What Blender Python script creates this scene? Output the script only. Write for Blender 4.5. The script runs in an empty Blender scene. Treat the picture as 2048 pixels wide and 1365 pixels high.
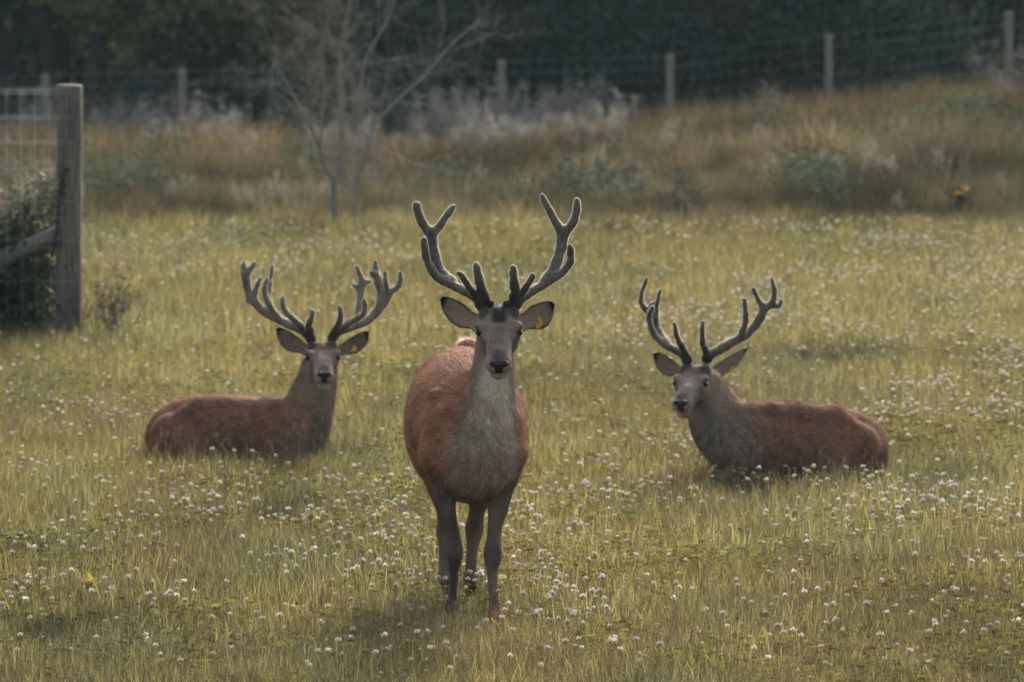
import bpy, math, random
import numpy as np
from mathutils import Vector, Matrix

random.seed(7)
RNG = np.random.default_rng(11)
S = bpy.context.scene
COL = S.collection
R = math.radians

# ------------------------------------------------------------------ camera, sky, sun, exposure
FPX = 11378.0                      # focal length in pixels of the 2048 px wide photograph (200 mm lens)
PITCH = math.atan(1046.5 / FPX)    # the camera looks down a little
CAMH = 3.79
cam = bpy.data.cameras.new('camera')
cam.lens = 200.0; cam.sensor_width = 36.0
cam.clip_start = 0.5; cam.clip_end = 3000.0
cam.dof.use_dof = True; cam.dof.focus_distance = 26.75; cam.dof.aperture_fstop = 4.3
camo = bpy.data.objects.new('camera', cam); COL.objects.link(camo)
camo.location = (0, 0, CAMH); camo.rotation_euler = (math.pi / 2 - PITCH, 0, 0)
S.camera = camo

SUN_EL, SUN_AZ = 29.0, 12.0        # degrees; azimuth measured from +Y (behind the deer) towards +X
w = bpy.data.worlds.new('World'); S.world = w; w.use_nodes = True
nt = w.node_tree; bg = nt.nodes['Background']
sky = nt.nodes.new('ShaderNodeTexSky'); sky.sky_type = 'NISHITA'; sky.sun_disc = False
sky.sun_elevation = R(SUN_EL); sky.sun_rotation = R(SUN_AZ)
sky.air_density = 0.6; sky.dust_density = 6.0; sky.ozone_density = 0.3
hz = nt.nodes.new('ShaderNodeHueSaturation'); hz.inputs['Saturation'].default_value = 0.5   # milky, hazy daylight
nt.links.new(sky.outputs[0], hz.inputs['Color']); nt.links.new(hz.outputs[0], bg.inputs[0]); bg.inputs[1].default_value = 0.15
sl = bpy.data.lights.new('sun', 'SUN'); sl.energy = 2.1; sl.angle = R(11); sl.color = (1.0, 0.95, 0.85)
so = bpy.data.objects.new('sun', sl); COL.objects.link(so)
sd = Vector((math.sin(R(SUN_AZ)) * math.cos(R(SUN_EL)), math.cos(R(SUN_AZ)) * math.cos(R(SUN_EL)), math.sin(R(SUN_EL))))
so.rotation_euler = (-sd).to_track_quat('-Z', 'Y').to_euler(); so.location = sd * 60

S.view_settings.view_transform = 'Standard'; S.view_settings.look = 'None'
S.view_settings.exposure = 1.05; S.view_settings.gamma = 1.0; S.view_settings.use_curve_mapping = False
S.render.engine = 'CYCLES'
S.cycles.max_bounces = 6; S.cycles.diffuse_bounces = 3; S.cycles.glossy_bounces = 2
S.cycles.transmission_bounces = 4; S.cycles.transparent_max_bounces = 4
S.cycles.use_denoising = True
S.cycles.caustics_reflective = False; S.cycles.caustics_refractive = False

# ------------------------------------------------------------------ helpers
CA, SA = math.cos(PITCH), math.sin(PITCH)
def at(px, py, Y):
    """the point at distance Y (along +Y) seen at photograph pixel (px, py)"""
    u, v = px - 1024.0, 682.5 - py
    d = np.array((u, FPX * CA + v * SA, -FPX * SA + v * CA))
    return np.array((0, 0, CAMH)) + d * (Y / d[1])
def scale(Y): return FPX / (Y / CA)            # pixels per metre
def Yground(py, z=0.0):
    v = 682.5 - py
    return (CAMH - z) * (FPX * CA + v * SA) / (FPX * SA - v * CA)

def sstep(a, b, x):
    t = np.clip((x - a) / (b - a), 0, 1); return t * t * (3 - 2 * t)
def vnoise(x, y, seed=0):
    x = np.asarray(x, float); y = np.asarray(y, float)
    xi, yi = np.floor(x), np.floor(y); fx, fy = x - xi, y - yi
    fx = fx * fx * (3 - 2 * fx); fy = fy * fy * (3 - 2 * fy)
    def h(i, j):
        n = np.sin(i * 127.1 + j * 311.7 + seed * 74.7) * 43758.5453
        return n - np.floor(n)
    return (h(xi, yi) * (1 - fx) + h(xi + 1, yi) * fx) * (1 - fy) + (h(xi, yi + 1) * (1 - fx) + h(xi + 1, yi + 1) * fx) * fy
def fbm(x, y, seed=0, o=3):
    r, a, t = 0, 1.0, 0
    for k in range(o):
        r = r + a * vnoise(x * 2 ** k, y * 2 ** k, seed + k * 13); t += a; a *= .5
    return r / t

def mk_mesh(name, V, F, C=None, smooth=True, mat=None):
    """V (n,3); F list of (m,k) index arrays; C (n,3) or (n,4) colours per point"""
    me = bpy.data.meshes.new(name)
    V = np.ascontiguousarray(V, np.float32); me.vertices.add(len(V)); me.vertices.foreach_set('co', V.ravel())
    F = [np.asarray(f, np.int32) for f in F if len(f)]
    li = np.concatenate([f.ravel() for f in F]); tot = np.concatenate([np.full(len(f), f.shape[1], np.int32) for f in F])
    st = np.concatenate(([0], np.cumsum(tot)[:-1])).astype(np.int32)
    me.loops.add(len(li)); me.loops.foreach_set('vertex_index', li)
    me.polygons.add(len(tot)); me.polygons.foreach_set('loop_start', st); me.polygons.foreach_set('loop_total', tot)
    me.polygons.foreach_set('use_smooth', np.full(len(tot), smooth))
    me.update(calc_edges=True)
    if C is not None:
        C = np.asarray(C, np.float32)
        if C.shape[1] == 3: C = np.hstack([C, np.ones((len(C), 1), np.float32)])
        at_ = me.attributes.new('Col', 'FLOAT_COLOR', 'POINT'); at_.data.foreach_set('color', C.ravel())
    if mat: me.materials.append(mat)
    return me
def link(name, me, parent=None, loc=None, coll=None):
    o = bpy.data.objects.new(name, me); (coll or COL).objects.link(o)
    if parent is not None: o.parent = parent
    if loc is not None: o.location = loc
    return o
def tag(o, label=None, cat=None, group=None, kind=None):
    for k, v in (('label', label), ('category', cat), ('group', group), ('kind', kind)):
        if v: o[k] = v
    return o
def thing(name, label, cat, loc=(0, 0, 0), group=None):
    o = bpy.data.objects.new(name, None); COL.objects.link(o); o.location = loc; o.empty_display_size = .1
    return tag(o, label, cat, group)

def catmull(P, n=6):
    P = np.asarray(P, float); Q = np.vstack([2 * P[0] - P[1], P, 2 * P[-1] - P[-2]]); out = []
    for i in range(1, len(Q) - 2):
        a, b, c, d = Q[i - 1:i + 3]
        for t in np.linspace(0, 1, n, endpoint=False):
            out.append(.5 * (2 * b + (c - a) * t + (2 * a - 5 * b + 4 * c - d) * t * t + (3 * b - a - 3 * c + d) * t ** 3))
    out.append(P[-1]); return np.array(out)
def tube_arrays(P, Rr, n=8):
    P = np.asarray(P, float); m = len(P); Rr = np.broadcast_to(np.asarray(Rr, float), (m,))
    T = np.gradient(P, axis=0); T /= np.linalg.norm(T, axis=1)[:, None] + 1e-9
    ref = np.array((0.123, .21, .97)) if abs(T[0][2]) < .9 else np.array((.97, .2, .1))
    s = np.cross(T, ref); s /= np.linalg.norm(s, axis=1)[:, None] + 1e-9; b = np.cross(s, T)
    an = np.arange(n) * 2 * math.pi / n
    V = (P[:, None] + Rr[:, None, None] * (np.cos(an)[None, :, None] * s[:, None] + np.sin(an)[None, :, None] * b[:, None])).reshape(-1, 3)
    i, j = np.meshgrid(np.arange(m - 1), np.arange(n), indexing='ij')
    F = np.stack([i * n + j, i * n + (j + 1) % n, (i + 1) * n + (j + 1) % n, (i + 1) * n + j], -1).reshape(-1, 4)
    caps = [np.arange(n)[::-1][None], (np.arange(n) + (m - 1) * n)[None]]
    return V, F, caps
class MB:
    def __init__(s): s.V, s.F, s.C, s.n = [], [], [], 0
    def add(s, V, Fs, c=None):
        s.V.append(V); s.F += [np.asarray(f) + s.n for f in Fs]
        if c is not None: s.C.append(np.broadcast_to(np.asarray(c, float), (len(V), 3)))
        s.n += len(V)
    def tube(s, P, Rr, n=8, c=None):
        V, F, caps = tube_arrays(P, Rr, n); s.add(V, [F] + caps, c)
    def mesh(s, name, mat=None, smooth=True):
        by = {}
        for f in s.F: by.setdefault(f.shape[1], []).append(f)
        return mk_mesh(name, np.vstack(s.V), [np.vstack(v) for v in by.values()], np.vstack(s.C) if s.C else None, smooth, mat)

# ------------------------------------------------------------------ materials
def mat_new(name):
    m = bpy.data.materials.new(name); m.use_nodes = True; t = m.node_tree; t.nodes.clear()
    out = t.nodes.new('ShaderNodeOutputMaterial'); return m, t, out
def N(t, typ, **kw):
    n = t.nodes.new(typ)
    for k, v in kw.items(): setattr(n, k, v)
    return n
def leafy(name, trans=.5, gloss=.06, tint_attr=False, randv=.25, sat=1.0, grough=.45):
    """leaf, blade or hair: colour from the points' own colour, partly translucent, slightly glossy"""
    m, t, out = mat_new(name)
    a = N(t, 'ShaderNodeAttribute', attribute_name='Col')
    oi = N(t, 'ShaderNodeObjectInfo')
    hsv = N(t, 'ShaderNodeHueSaturation'); hsv.inputs['Saturation'].default_value = sat
    mr = N(t, 'ShaderNodeMapRange'); mr.inputs[3].default_value = 1 - randv; mr.inputs[4].default_value = 1 + randv
    t.links.new(oi.outputs['Random'], mr.inputs[0]); t.links.new(mr.outputs[0], hsv.inputs['Value'])
    t.links.new(a.outputs['Color'], hsv.inputs['Color']); colr = hsv.outputs[0]
    if tint_attr:
        ta = N(t, 'ShaderNodeAttribute', attribute_name='tint', attribute_type='INSTANCER')
        mx = N(t, 'ShaderNodeMix', data_type='RGBA', blend_type='MULTIPLY'); mx.inputs[0].default_value = 1
        t.links.new(colr, mx.inputs[6]); t.links.new(ta.outputs['Color'], mx.inputs[7]); colr = mx.outputs[2]
    d = N(t, 'ShaderNodeBsdfDiffuse'); tr = N(t, 'ShaderNodeBsdfTranslucent'); g = N(t, 'ShaderNodeBsdfGlossy'); g.inputs['Roughness'].default_value = grough
    t.links.new(colr, d.inputs[0]); t.links.new(colr, tr.inputs[0])
    m1 = N(t, 'ShaderNodeMixShader'); m1.inputs[0].default_value = trans; t.links.new(d.outputs[0], m1.inputs[1]); t.links.new(tr.outputs[0], m1.inputs[2])
    m2 = N(t, 'ShaderNodeMixShader'); m2.inputs[0].default_value = gloss; t.links.new(m1.outputs[0], m2.inputs[1]); t.links.new(g.outputs[0], m2.inputs[2])
    t.links.new(m2.outputs[0], out.inputs[0]); return m
def solid(name, col, rough=.7, var=.25, nscale=20, bump=.2, attr=False, spec=.3, stretch=(1, 1, 1), sheen=0):
    m, t, out = mat_new(name)
    p = N(t, 'ShaderNodeBsdfPrincipled'); p.inputs['Roughness'].default_value = rough; p.inputs['Specular IOR Level'].default_value = spec
    if sheen: p.inputs['Sheen Weight'].default_value = sheen; p.inputs['Sheen Roughness'].default_value = .4
    tc = N(t, 'ShaderNodeTexCoord'); mp = N(t, 'ShaderNodeMapping'); mp.inputs['Scale'].default_value = stretch
    nz = N(t, 'ShaderNodeTexNoise'); nz.inputs['Scale'].default_value = nscale; nz.inputs['Detail'].default_value = 6
    t.links.new(tc.outputs['Object'], mp.inputs[0]); t.links.new(mp.outputs[0], nz.inputs['Vector'])
    mr = N(t, 'ShaderNodeMapRange'); mr.inputs[1].default_value = .25; mr.inputs[2].default_value = .75; mr.inputs[3].default_value = 1 - var; mr.inputs[4].default_value = 1 + var
    t.links.new(nz.outputs['Fac'], mr.inputs[0])
    hsv = N(t, 'ShaderNodeHueSaturation'); t.links.new(mr.outputs[0], hsv.inputs['Value'])
    if attr:
        a = N(t, 'ShaderNodeAttribute', attribute_name='Col'); t.links.new(a.outputs['Color'], hsv.inputs['Color'])
    else: hsv.inputs['Color'].default_value = (*col, 1)
    t.links.new(hsv.outputs[0], p.inputs['Base Color'])
    if bump:
        b = N(t, 'ShaderNodeBump'); b.inputs['Strength'].default_value = bump; b.inputs['Distance'].default_value = .01
        t.links.new(nz.outputs['Fac'], b.inputs['Height']); t.links.new(b.outputs[0], p.inputs['Normal'])
    t.links.new(p.outputs[0], out.inputs[0]); return m

M_skin = solid('coat', (0, 0, 0), .75, .22, 60, .35, attr=True, spec=.2)
M_fur = leafy('coat_hair', trans=.25, gloss=.025, randv=0, grough=.5)
M_velvet = solid('antler_velvet', (0, 0, 0), .9, .28, 45, .3, attr=True, spec=.1)
M_velvet_hair = leafy('antler_velvet_hair', trans=.75, gloss=.10, randv=0, grough=.35)
M_nose = solid('wet_nose', (.012, .012, .013), .28, .3, 90, .35, spec=.5)
M_eye = solid('eye', (.008, .006, .005), .15, .1, 5, 0, spec=.3)
M_tag = solid('ear_tag_plastic', (.62, .40, .03), .45, .08, 30, 0, spec=.4)
M_tagprint = solid('ear_tag_print', (.12, .07, .01), .6, .1, 30, 0)
M_post = solid('weathered_post', (.155, .142, .118), .85, .6, 9, .5, stretch=(6, 6, .5))
M_farpost = solid('pale_weathered_post', (.25, .225, .18), .85, .5, 9, .5, stretch=(6, 6, .5))
M_brace = solid('weathered_rail', (.19, .175, .15), .85, .4, 9, .5, stretch=(1, 8, 8))
M_wire = solid('galvanised_wire', (.42, .46, .45), .45, .1, 30, 0, spec=.5)
M_grass = leafy('meadow_grass', .52, .03, tint_attr=True, randv=.18)
M_clover = leafy('clover_leaf', .5, .0, tint_attr=True, randv=.2)
M_flower = leafy('clover_flower_petals', .38, .03, randv=.32)
M_rough = leafy('rough_grass', .4, .03, tint_attr=True, randv=.25)
M_leaf = leafy('tree_leaves', .3, .06, randv=.12)
M_bark = solid('bark', (.055, .047, .038), .9, .4, 14, .6, stretch=(3, 3, .6))
M_bare = solid('pale_dead_bark', (.235, .222, .19), .85, .3, 14, .3, stretch=(3, 3, .6))
M_dock = leafy('dock_leaf', .5, .08, randv=.1)

def ground_mat():
    m, t, out = mat_new('soil_and_moss')
    p = N(t, 'ShaderNodeBsdfPrincipled'); p.inputs['Roughness'].default_value = .95; p.inputs['Specular IOR Level'].default_value = .1
    tc = N(t, 'ShaderNodeTexCoord'); nz = N(t, 'ShaderNodeTexNoise'); nz.inputs['Scale'].default_value = 3; nz.inputs['Detail'].default_value = 8
    t.links.new(tc.outputs['Object'], nz.inputs['Vector'])
    cr = N(t, 'ShaderNodeValToRGB'); e = cr.color_ramp.elements
    e[0].position = .3; e[0].color = (.035, .036, .016, 1); e[1].position = .7; e[1].color = (.085, .078, .03, 1)
    t.links.new(nz.outputs['Fac'], cr.inputs[0]); t.links.new(cr.outputs[0], p.inputs['Base Color'])
    n2 = N(t, 'ShaderNodeTexNoise'); n2.inputs['Scale'].default_value = 25; t.links.new(tc.outputs['Object'], n2.inputs['Vector'])
    b = N(t, 'ShaderNodeBump'); b.inputs['Strength'].default_value = .8; b.inputs['Distance'].default_value = .05
    t.links.new(n2.outputs['Fac'], b.inputs['Height']); t.links.new(b.outputs[0], p.inputs['Normal']); t.links.new(p.outputs[0], out.inputs[0]); return m

# ------------------------------------------------------------------ ground
FENCE_Y = 72.0
DARK_DIPS = [(at(560, 1030, Yground(1040)), .26, .50, .06), (at(110, 1262, Yground(1285)), .24, .34, .06), (at(815, 1035, Yground(1040)), .10, .36, .05),
           (at(925, 1212, Yground(1212)), .16, .10, .05), (at(1640, 722, Yground(728)), .4, .6, .05), (at(690, 912, Yground(918)), .22, .36, .05), (at(1490, 1000, Yground(1004)), .22, .3, .04)]  # dips with darkened grass; the one below the standing stag paints its shadow
def fence_ground(x): return -1.08 + .66 * sstep(-1.5, 7.5, x)
def height(x, y):
    x = np.asarray(x, float); y = np.asarray(y, float)
    z = .035 * (fbm(x * .55, y * .55, 3) - .5) + .02 * (vnoise(x * 2.2, y * 2.2, 9) - .5)
    bank = -.30 + .62 * sstep(-2, 7, x) + .5 * (fbm(x * .6, y * .4, 5) - .5)
    t = sstep(52.5, 62.5, y); z = z * (1 - t) + t * bank
    t = sstep(64, 71.5, y); z = z * (1 - t) + t * fence_ground(x)
    z = z + sstep(74, 130, y) * 2.0
    for c, rx, ry, dep in DARK_DIPS:
        z = z - dep * np.exp(-(((x - c[0]) / rx) ** 2 + ((y - c[1]) / ry) ** 2) * 1.3)
    return z
def build_ground():
    xs = np.concatenate([[-600, -300, -120, -50, -25], np.arange(-12, 12.01, .12), [25, 50, 120, 300, 600]])
    ys = np.concatenate([[-60, -20, 0, 10, 17], np.arange(21, 54, .12), np.arange(54, 80, .5), [85, 92, 100, 115, 130, 160, 220, 320, 500, 800, 1400]])
    X, Y = np.meshgrid(xs, ys, indexing='ij'); Z = height(X, Y); nx, ny = X.shape
    V = np.stack([X, Y, Z], -1).reshape(-1, 3)
    i, j = np.meshgrid(np.arange(nx - 1), np.arange(ny - 1), indexing='ij'); q = i * ny + j
    F = np.stack([q, q + ny, q + ny + 1, q + 1], -1).reshape(-1, 4)
    tag(link('ground', mk_mesh('ground', V, [F], None, True, ground_mat())), kind='structure')
build_ground()

# ------------------------------------------------------------------ implicit modelling for the animals
def nrm(v): v = np.asarray(v, float); return v / (np.linalg.norm(v) + 1e-12)
class Prim:
    """a tapered rod with elliptic section from p0 to p1; (a, b): half width across and along 'up'"""
    def __init__(s, p0, p1, r0, r1, up=(0, 0, 1), k=.03, cap=None, flow=None, sub=False):
        s.p0, s.p1 = np.asarray(p0, float), np.asarray(p1, float)
        s.r0 = np.array(r0 if np.ndim(r0) else (r0, r0), float); s.r1 = np.array(r1 if np.ndim(r1) else (r1, r1), float)
        s.L = max(np.linalg.norm(s.p1 - s.p0), 1e-6); s.d = (s.p1 - s.p0) / s.L if s.L > 1e-5 else np.array((1., 0, 0))
        up = np.asarray(up, float); u = up - s.d * up.dot(s.d)
        if np.linalg.norm(u) < 1e-3: u = np.array((.3, -1, .2)); u = u - s.d * u.dot(s.d)
        s.t = nrm(u); s.s = np.cross(s.d, s.t); s.k = k; s.sub = sub
        s.cap = cap if cap is not None else None; s.flow = nrm(flow if flow is not None else s.d)
    def box(s):
        m = max(s.r0.max(), s.r1.max(), s.cap or 0) + 2.2 * s.k + .012
        return np.minimum(s.p0, s.p1) - m, np.maximum(s.p0, s.p1) + m
    def __call__(s, X, Y, Z):
        x, y, z = X - s.p0[0], Y - s.p0[1], Z - s.p0[2]
        wv = x * s.d[0] + y * s.d[1] + z * s.d[2]; t = np.clip(wv / s.L, 0, 1); ov = wv - t * s.L
        u = x * s.s[0] + y * s.s[1] + z * s.s[2]; v = x * s.t[0] + y * s.t[1] + z * s.t[2]
        a = s.r0[0] + (s.r1[0] - s.r0[0]) * t; b = s.r0[1] + (s.r1[1] - s.r0[1]) * t
        c = np.minimum(a, b) if s.cap is None else s.cap
        q1 = np.sqrt((u / a) ** 2 + (v / b) ** 2 + (ov / c) ** 2); q2 = np.sqrt((u / a ** 2) ** 2 + (v / b ** 2) ** 2 + (ov / c ** 2) ** 2) + 1e-9
        return q1 * (q1 - 1) / q2
def ell(c, r, ax=None, k=.02, sub=False, flow=None):
    """ellipsoid: r along the three columns of ax"""
    ax = np.eye(3) if ax is None else ax; c = np.asarray(c, float); e = ax[:, 1] * 1e-4
    return Prim(c - e, c + e, (r[0], r[2]), (r[0], r[2]), up=ax[:, 2], k=k, cap=r[1], flow=flow if flow is not None else ax[:, 1], sub=sub)
def polygonise(prims, h):
    lo = np.min([p.box()[0] for p in prims if not p.sub], 0) - h; hi = np.max([p.box()[1] for p in prims if not p.sub], 0) + h
    n = np.ceil((hi - lo) / h).astype(int) + 1
    g = [lo[i] + h * np.arange(n[i]) for i in range(3)]
    D = np.full(n, .5, np.float32)
    for p in prims:
        a, b = p.box(); i0 = np.clip(np.floor((a - lo) / h).astype(int), 0, n); i1 = np.clip(np.ceil((b - lo) / h).astype(int) + 1, 0, n)
        if (i1 <= i0).any(): continue
        X = g[0][i0[0]:i1[0], None, None]; Y = g[1][None, i0[1]:i1[1], None]; Z = g[2][None, None, i0[2]:i1[2]]
        sl_ = tuple(slice(i0[i], i1[i]) for i in range(3)); d = p(X, Y, Z).astype(np.float32); o = D[sl_]
        if p.sub:
            d = -d; hh = np.clip(.5 - .5 * (o - d) / p.k, 0, 1) ; D[sl_] = o + (d - o) * hh + p.k * hh * (1 - hh)
        else:
            hh = np.clip(.5 + .5 * (o - d) / p.k, 0, 1); D[sl_] = o + (d - o) * hh - p.k * hh * (1 - hh)
    s = D < 0; c = np.zeros(np.array(D.shape) - 1, np.int8)
    cor = [(i, j, k) for i in (0, 1) for j in (0, 1) for k in (0, 1)]
    m = np.array(D.shape) - 1
    for (i, j, k) in cor: c += s[i:i + m[0], j:j + m[1], k:k + m[2]]
    I = np.argwhere((c > 0) & (c < 8)); idg = np.full(m, -1, np.int32); idg[I[:, 0], I[:, 1], I[:, 2]] = np.arange(len(I))
    acc = np.zeros((len(I), 3)); cnt = np.zeros(len(I))
    for a in cor:
        for ax in range(3):
            if a[ax]: continue
            b = list(a); b[ax] = 1
            da = D[I[:, 0] + a[0], I[:, 1] + a[1], I[:, 2] + a[2]]; db = D[I[:, 0] + b[0], I[:, 1] + b[1], I[:, 2] + b[2]]
            cr = (da < 0) != (db < 0); t = np.where(cr, da / np.where(cr, da - db, 1), 0)
            p = np.array(a, float)[None].repeat(len(I), 0); p[:, ax] += t
            acc += p * cr[:, None]; cnt += cr
    V = lo + h * (I + acc / cnt[:, None]); Q = []
    for ax in range(3):
        a0 = [slice(None)] * 3; a1 = [slice(None)] * 3; a0[ax] = slice(0, -1); a1[ax] = slice(1, None)
        s0, s1 = s[tuple(a0)], s[tuple(a1)]; E = np.argwhere(s0 != s1)
        o1, o2 = [q for q in range(3) if q != ax]
        E = E[(E[:, o1] > 0) & (E[:, o2] > 0) & (E[:, o1] < m[o1]) & (E[:, o2] < m[o2])]
        def cid(d1, d2):
            e = E.copy(); e[:, o1] -= d1; e[:, o2] -= d2; return idg[e[:, 0], e[:, 1], e[:, 2]]
        q = np.stack([cid(1, 1), cid(0, 1), cid(0, 0), cid(1, 0)], -1)
        f = s0[E[:, 0], E[:, 1], E[:, 2]]
        if ax == 1: f = ~f
        q = np.where(f[:, None], q, q[:, ::-1]); Q.append(q)
    return V, np.vstack(Q)
def vnormals(V, Q):
    n = np.cross(V[Q[:, 2]] - V[Q[:, 0]], V[Q[:, 3]] - V[Q[:, 1]]); out = np.zeros_like(V)
    for k in range(4): np.add.at(out, Q[:, k], n)
    return out / (np.linalg.norm(out, axis=1)[:, None] + 1e-12)
def relax(V, Q, it=2, lam=.5):
    for _ in range(it):
        acc = np.zeros_like(V); cnt = np.zeros(len(V))
        for k in range(4):
            np.add.at(acc, Q[:, k], V[Q[:, (k + 1) % 4]]); np.add.at(acc, Q[:, k], V[Q[:, (k + 3) % 4]]); np.add.at(cnt, Q[:, k], 2)
        V = V + lam * (acc / cnt[:, None] - V)
    return V
def samples(V, Q, n, rng):
    e = np.cross(V[Q[:, 2]] - V[Q[:, 0]], V[Q[:, 3]] - V[Q[:, 1]]); ar = np.linalg.norm(e, axis=1)
    f = rng.choice(len(Q), n, p=ar / ar.sum()); u, v = rng.random(n)[:, None], rng.random(n)[:, None]; q = Q[f]
    w4 = np.stack([(1 - u) * (1 - v), u * (1 - v), u * v, (1 - u) * v], 1)[:, :, 0]
    return q, w4
def strands(P, Nn, flow, col, length, width, lift, jit, rng):
    n = len(P); T = flow - Nn * (flow * Nn).sum(1)[:, None]; T /= np.linalg.norm(T, axis=1)[:, None] + 1e-9
    d = T + Nn * lift[:, None] + rng.normal(0, jit, (n, 3)); d /= np.linalg.norm(d, axis=1)[:, None]
    sd_ = np.cross(d, Nn + rng.normal(0, .25, (n, 3))); sd_ /= np.linalg.norm(sd_, axis=1)[:, None] + 1e-9
    L = length[:, None]; W = width[:, None] * .5; b = P - Nn * .0015
    V = np.stack([b - sd_ * W, b + sd_ * W, b + d * L + (T - Nn * .3) * L * .12], 1).reshape(-1, 3)
    return V, np.arange(3 * n).reshape(-1, 3), np.repeat(col, 3, 0)

# ------------------------------------------------------------------ the red deer stags
C_RED = (.265, .128, .068); C_GREY = (.250, .192, .134); C_PALE = (.60, .53, .41); C_LEG = (.135, .105, .085); C_DARK = (.022, .020, .020)
C_FACE = (.285, .215, .168); C_BACKDK = (.075, .050, .040); C_SKIN = (.19, .125, .105)
def capsule_w(P, p0, p1, r, soft):
    p0, p1 = np.asarray(p0, float), np.asarray(p1, float); d = p1 - p0; L2 = max(d.dot(d), 1e-9)
    t = np.clip(((P - p0) @ d) / L2, 0, 1); q = np.linalg.norm(P - p0 - t[:, None] * d, axis=1)
    return 1 - sstep(r - soft, r + soft, q)
class Head:
    def __init__(s, poll, theta, yaw, roll=0, size=1.0, kx=1.08, band=.2):
        c, n = math.cos(R(theta)), math.sin(R(theta))
        M = np.array(((1, 0, 0), (0, -c, -n), (0, -n, c))).T   # columns X, F, N
        M = np.array(((1, 0, 0), (0, -c, -n), (0, -n, c)))
        A = np.stack([np.array((1., 0, 0)), np.array((0, -c, -n)), np.array((0, -n, c))], 1)
        Rz = np.array(Matrix.Rotation(R(yaw), 3, 'Z')); Ry = np.array(Matrix.Rotation(R(roll), 3, 'Y'))
        s.A = Rz @ Ry @ A; s.o = np.asarray(poll, float); s.k = size; s.kx = kx; s.band = band
    def p(s, x, f, n): return s.o + s.A @ (np.array((x * s.kx, f, n)) * s.k)
    def prims(s):
        k = s.k; out = []; UP = s.A[:, 2]; back = -s.A[:, 1]
        def E(x, f, n, rx, rf, rn, kk=.02, sub=False): out.append(ell(s.p(x, f, n), (rx * k * s.kx, rf * k, rn * k), s.A, kk, sub, flow=back))
        def G(a, b, r0, r1, kk=.025): out.append(Prim(s.p(*a), s.p(*b), np.array(r0) * (k * s.kx, k), np.array(r1) * (k * s.kx, k), up=UP, k=kk, flow=back))
        E(0, .045, -.075, .072, .095, .082)
        G((0, .10, -.066), (0, .25, -.060), (.074, .064), (.047, .052))
        G((0, .25, -.060), (0, .352, -.058), (.046, .052), (.053, .043))
        G((0, .07, -.125), (0, .325, -.092), (.052, .050), (.034, .028))
        for q in (-1, 1):
            E(q * .050, .125, -.105, .032, .07, .055)
            E(q * .074, .128, -.022, .024, .034, .020, .018)
            E(q * .066, .165, -.060, .022, .03, .022, .018)
            E(q * .024, .362, -.074, .027, .028, .026, .014)
            E(q * .095, .150, -.040, .015, .019, .0125, .008, True)
            E(q * .060, .020, -.035, .022, .028, .040, .03)
        E(0, .344, -.124, .031, .036, .022, .014); G((0, .27, -.115), (0, .345, -.125), (.030, .03), (.030, .022))
        E(0, .392, -.1030, .056, .044, .0030, .006, True)
        return out
    def nose(s):
        k = s.k; out = []
        def E(x, f, n, rx, rf, rn, kk=.008, sub=False): out.append(ell(s.p(x, f, n), (rx * k * s.kx, rf * k, rn * k), s.A, kk, sub))
        E(0, .374, -.042, .036, .021, .021); E(0, .385, -.064, .021, .014, .028)
        for q in (-1, 1):
            E(q * .022, .380, -.036, .017, .016, .016)
            E(q * .023, .400, -.041, .009, .012, .0055, .004, True)
        return out
    def paint(s):
        p = s.p; k = s.k
        L = [(p(0, .02, -.08), p(0, .33, -.06), .17, .03, C_FACE, 1.0),
             (p(-.062, .10, -.005), p(-.03, .140, .004), .016, .012, (.25, .21, .18), s.band), (p(.062, .10, -.005), p(.03, .140, .004), .016, .012, (.25, .21, .18), s.band), (p(-.03, .140, .004), p(.03, .140, .004), .014, .010, (.23, .195, .17), s.band)]
        for q in (-1, 1):
            L += [(p(q * .07, .20, -.07), p(q * .05, .26, -.06), .035, .025, (.17, .135, .115), .6),
                  (p(q * .095, .148, -.03), p(q * .095, .156, -.05), .025, .010, (.035, .028, .026), .9), (p(q * .082, .170, -.045), p(q * .062, .205, -.042), .008, .006, (.05, .04, .036), .75),
                  (p(q * .105, .180, -.055), p(q * .09, .195, -.065), .018, .012, (.36, .31, .25), .7), (p(q * .090, .118, -.028), p(q * .094, .128, -.022), .014, .010, (.34, .28, .23), .6), (p(q * .045, .225, -.02), p(q * .05, .29, -.035), .016, .012, (.30, .22, .18), .5),
                  (p(q * .040, .34, -.06), p(q * .040, .36, -.080), .030, .012, (.32, .25, .205), .8),
                  (p(q * .035, .375, -.088), p(q * .012, .39, -.088), .012, .008, (.26, .24, .2), .5)]
        for q in (-1, 1): L += [(p(q * .062, -.02, .0), p(q * .066, .035, -.01), .034, .016, (.075, .060, .048), .85)]
        L += [(p(0, .345, -.135), p(0, .37, -.128), .029, .012, (.36, .32, .24), .9),
              (p(-.04, .395, -.1030), p(.04, .395, -.1030), .009, .006, (.012, .011, .011), .95),
              (p(0, .34, -.02), p(0, .36, -.02), .035, .018, (.05, .045, .045), .8)]
        return [(a, b, r * k, sft * k, c, w) for a, b, r, sft, c, w in L]

def paint_all(P, base, L):
    C = np.tile(np.asarray(base, float), (len(P), 1))
    for p0, p1, r, sft, c, wgt in L:
        ww = (capsule_w(P, p0, p1, r, sft) * wgt)[:, None]; C = C * (1 - ww) + np.asarray(c) * ww
    return C

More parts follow.
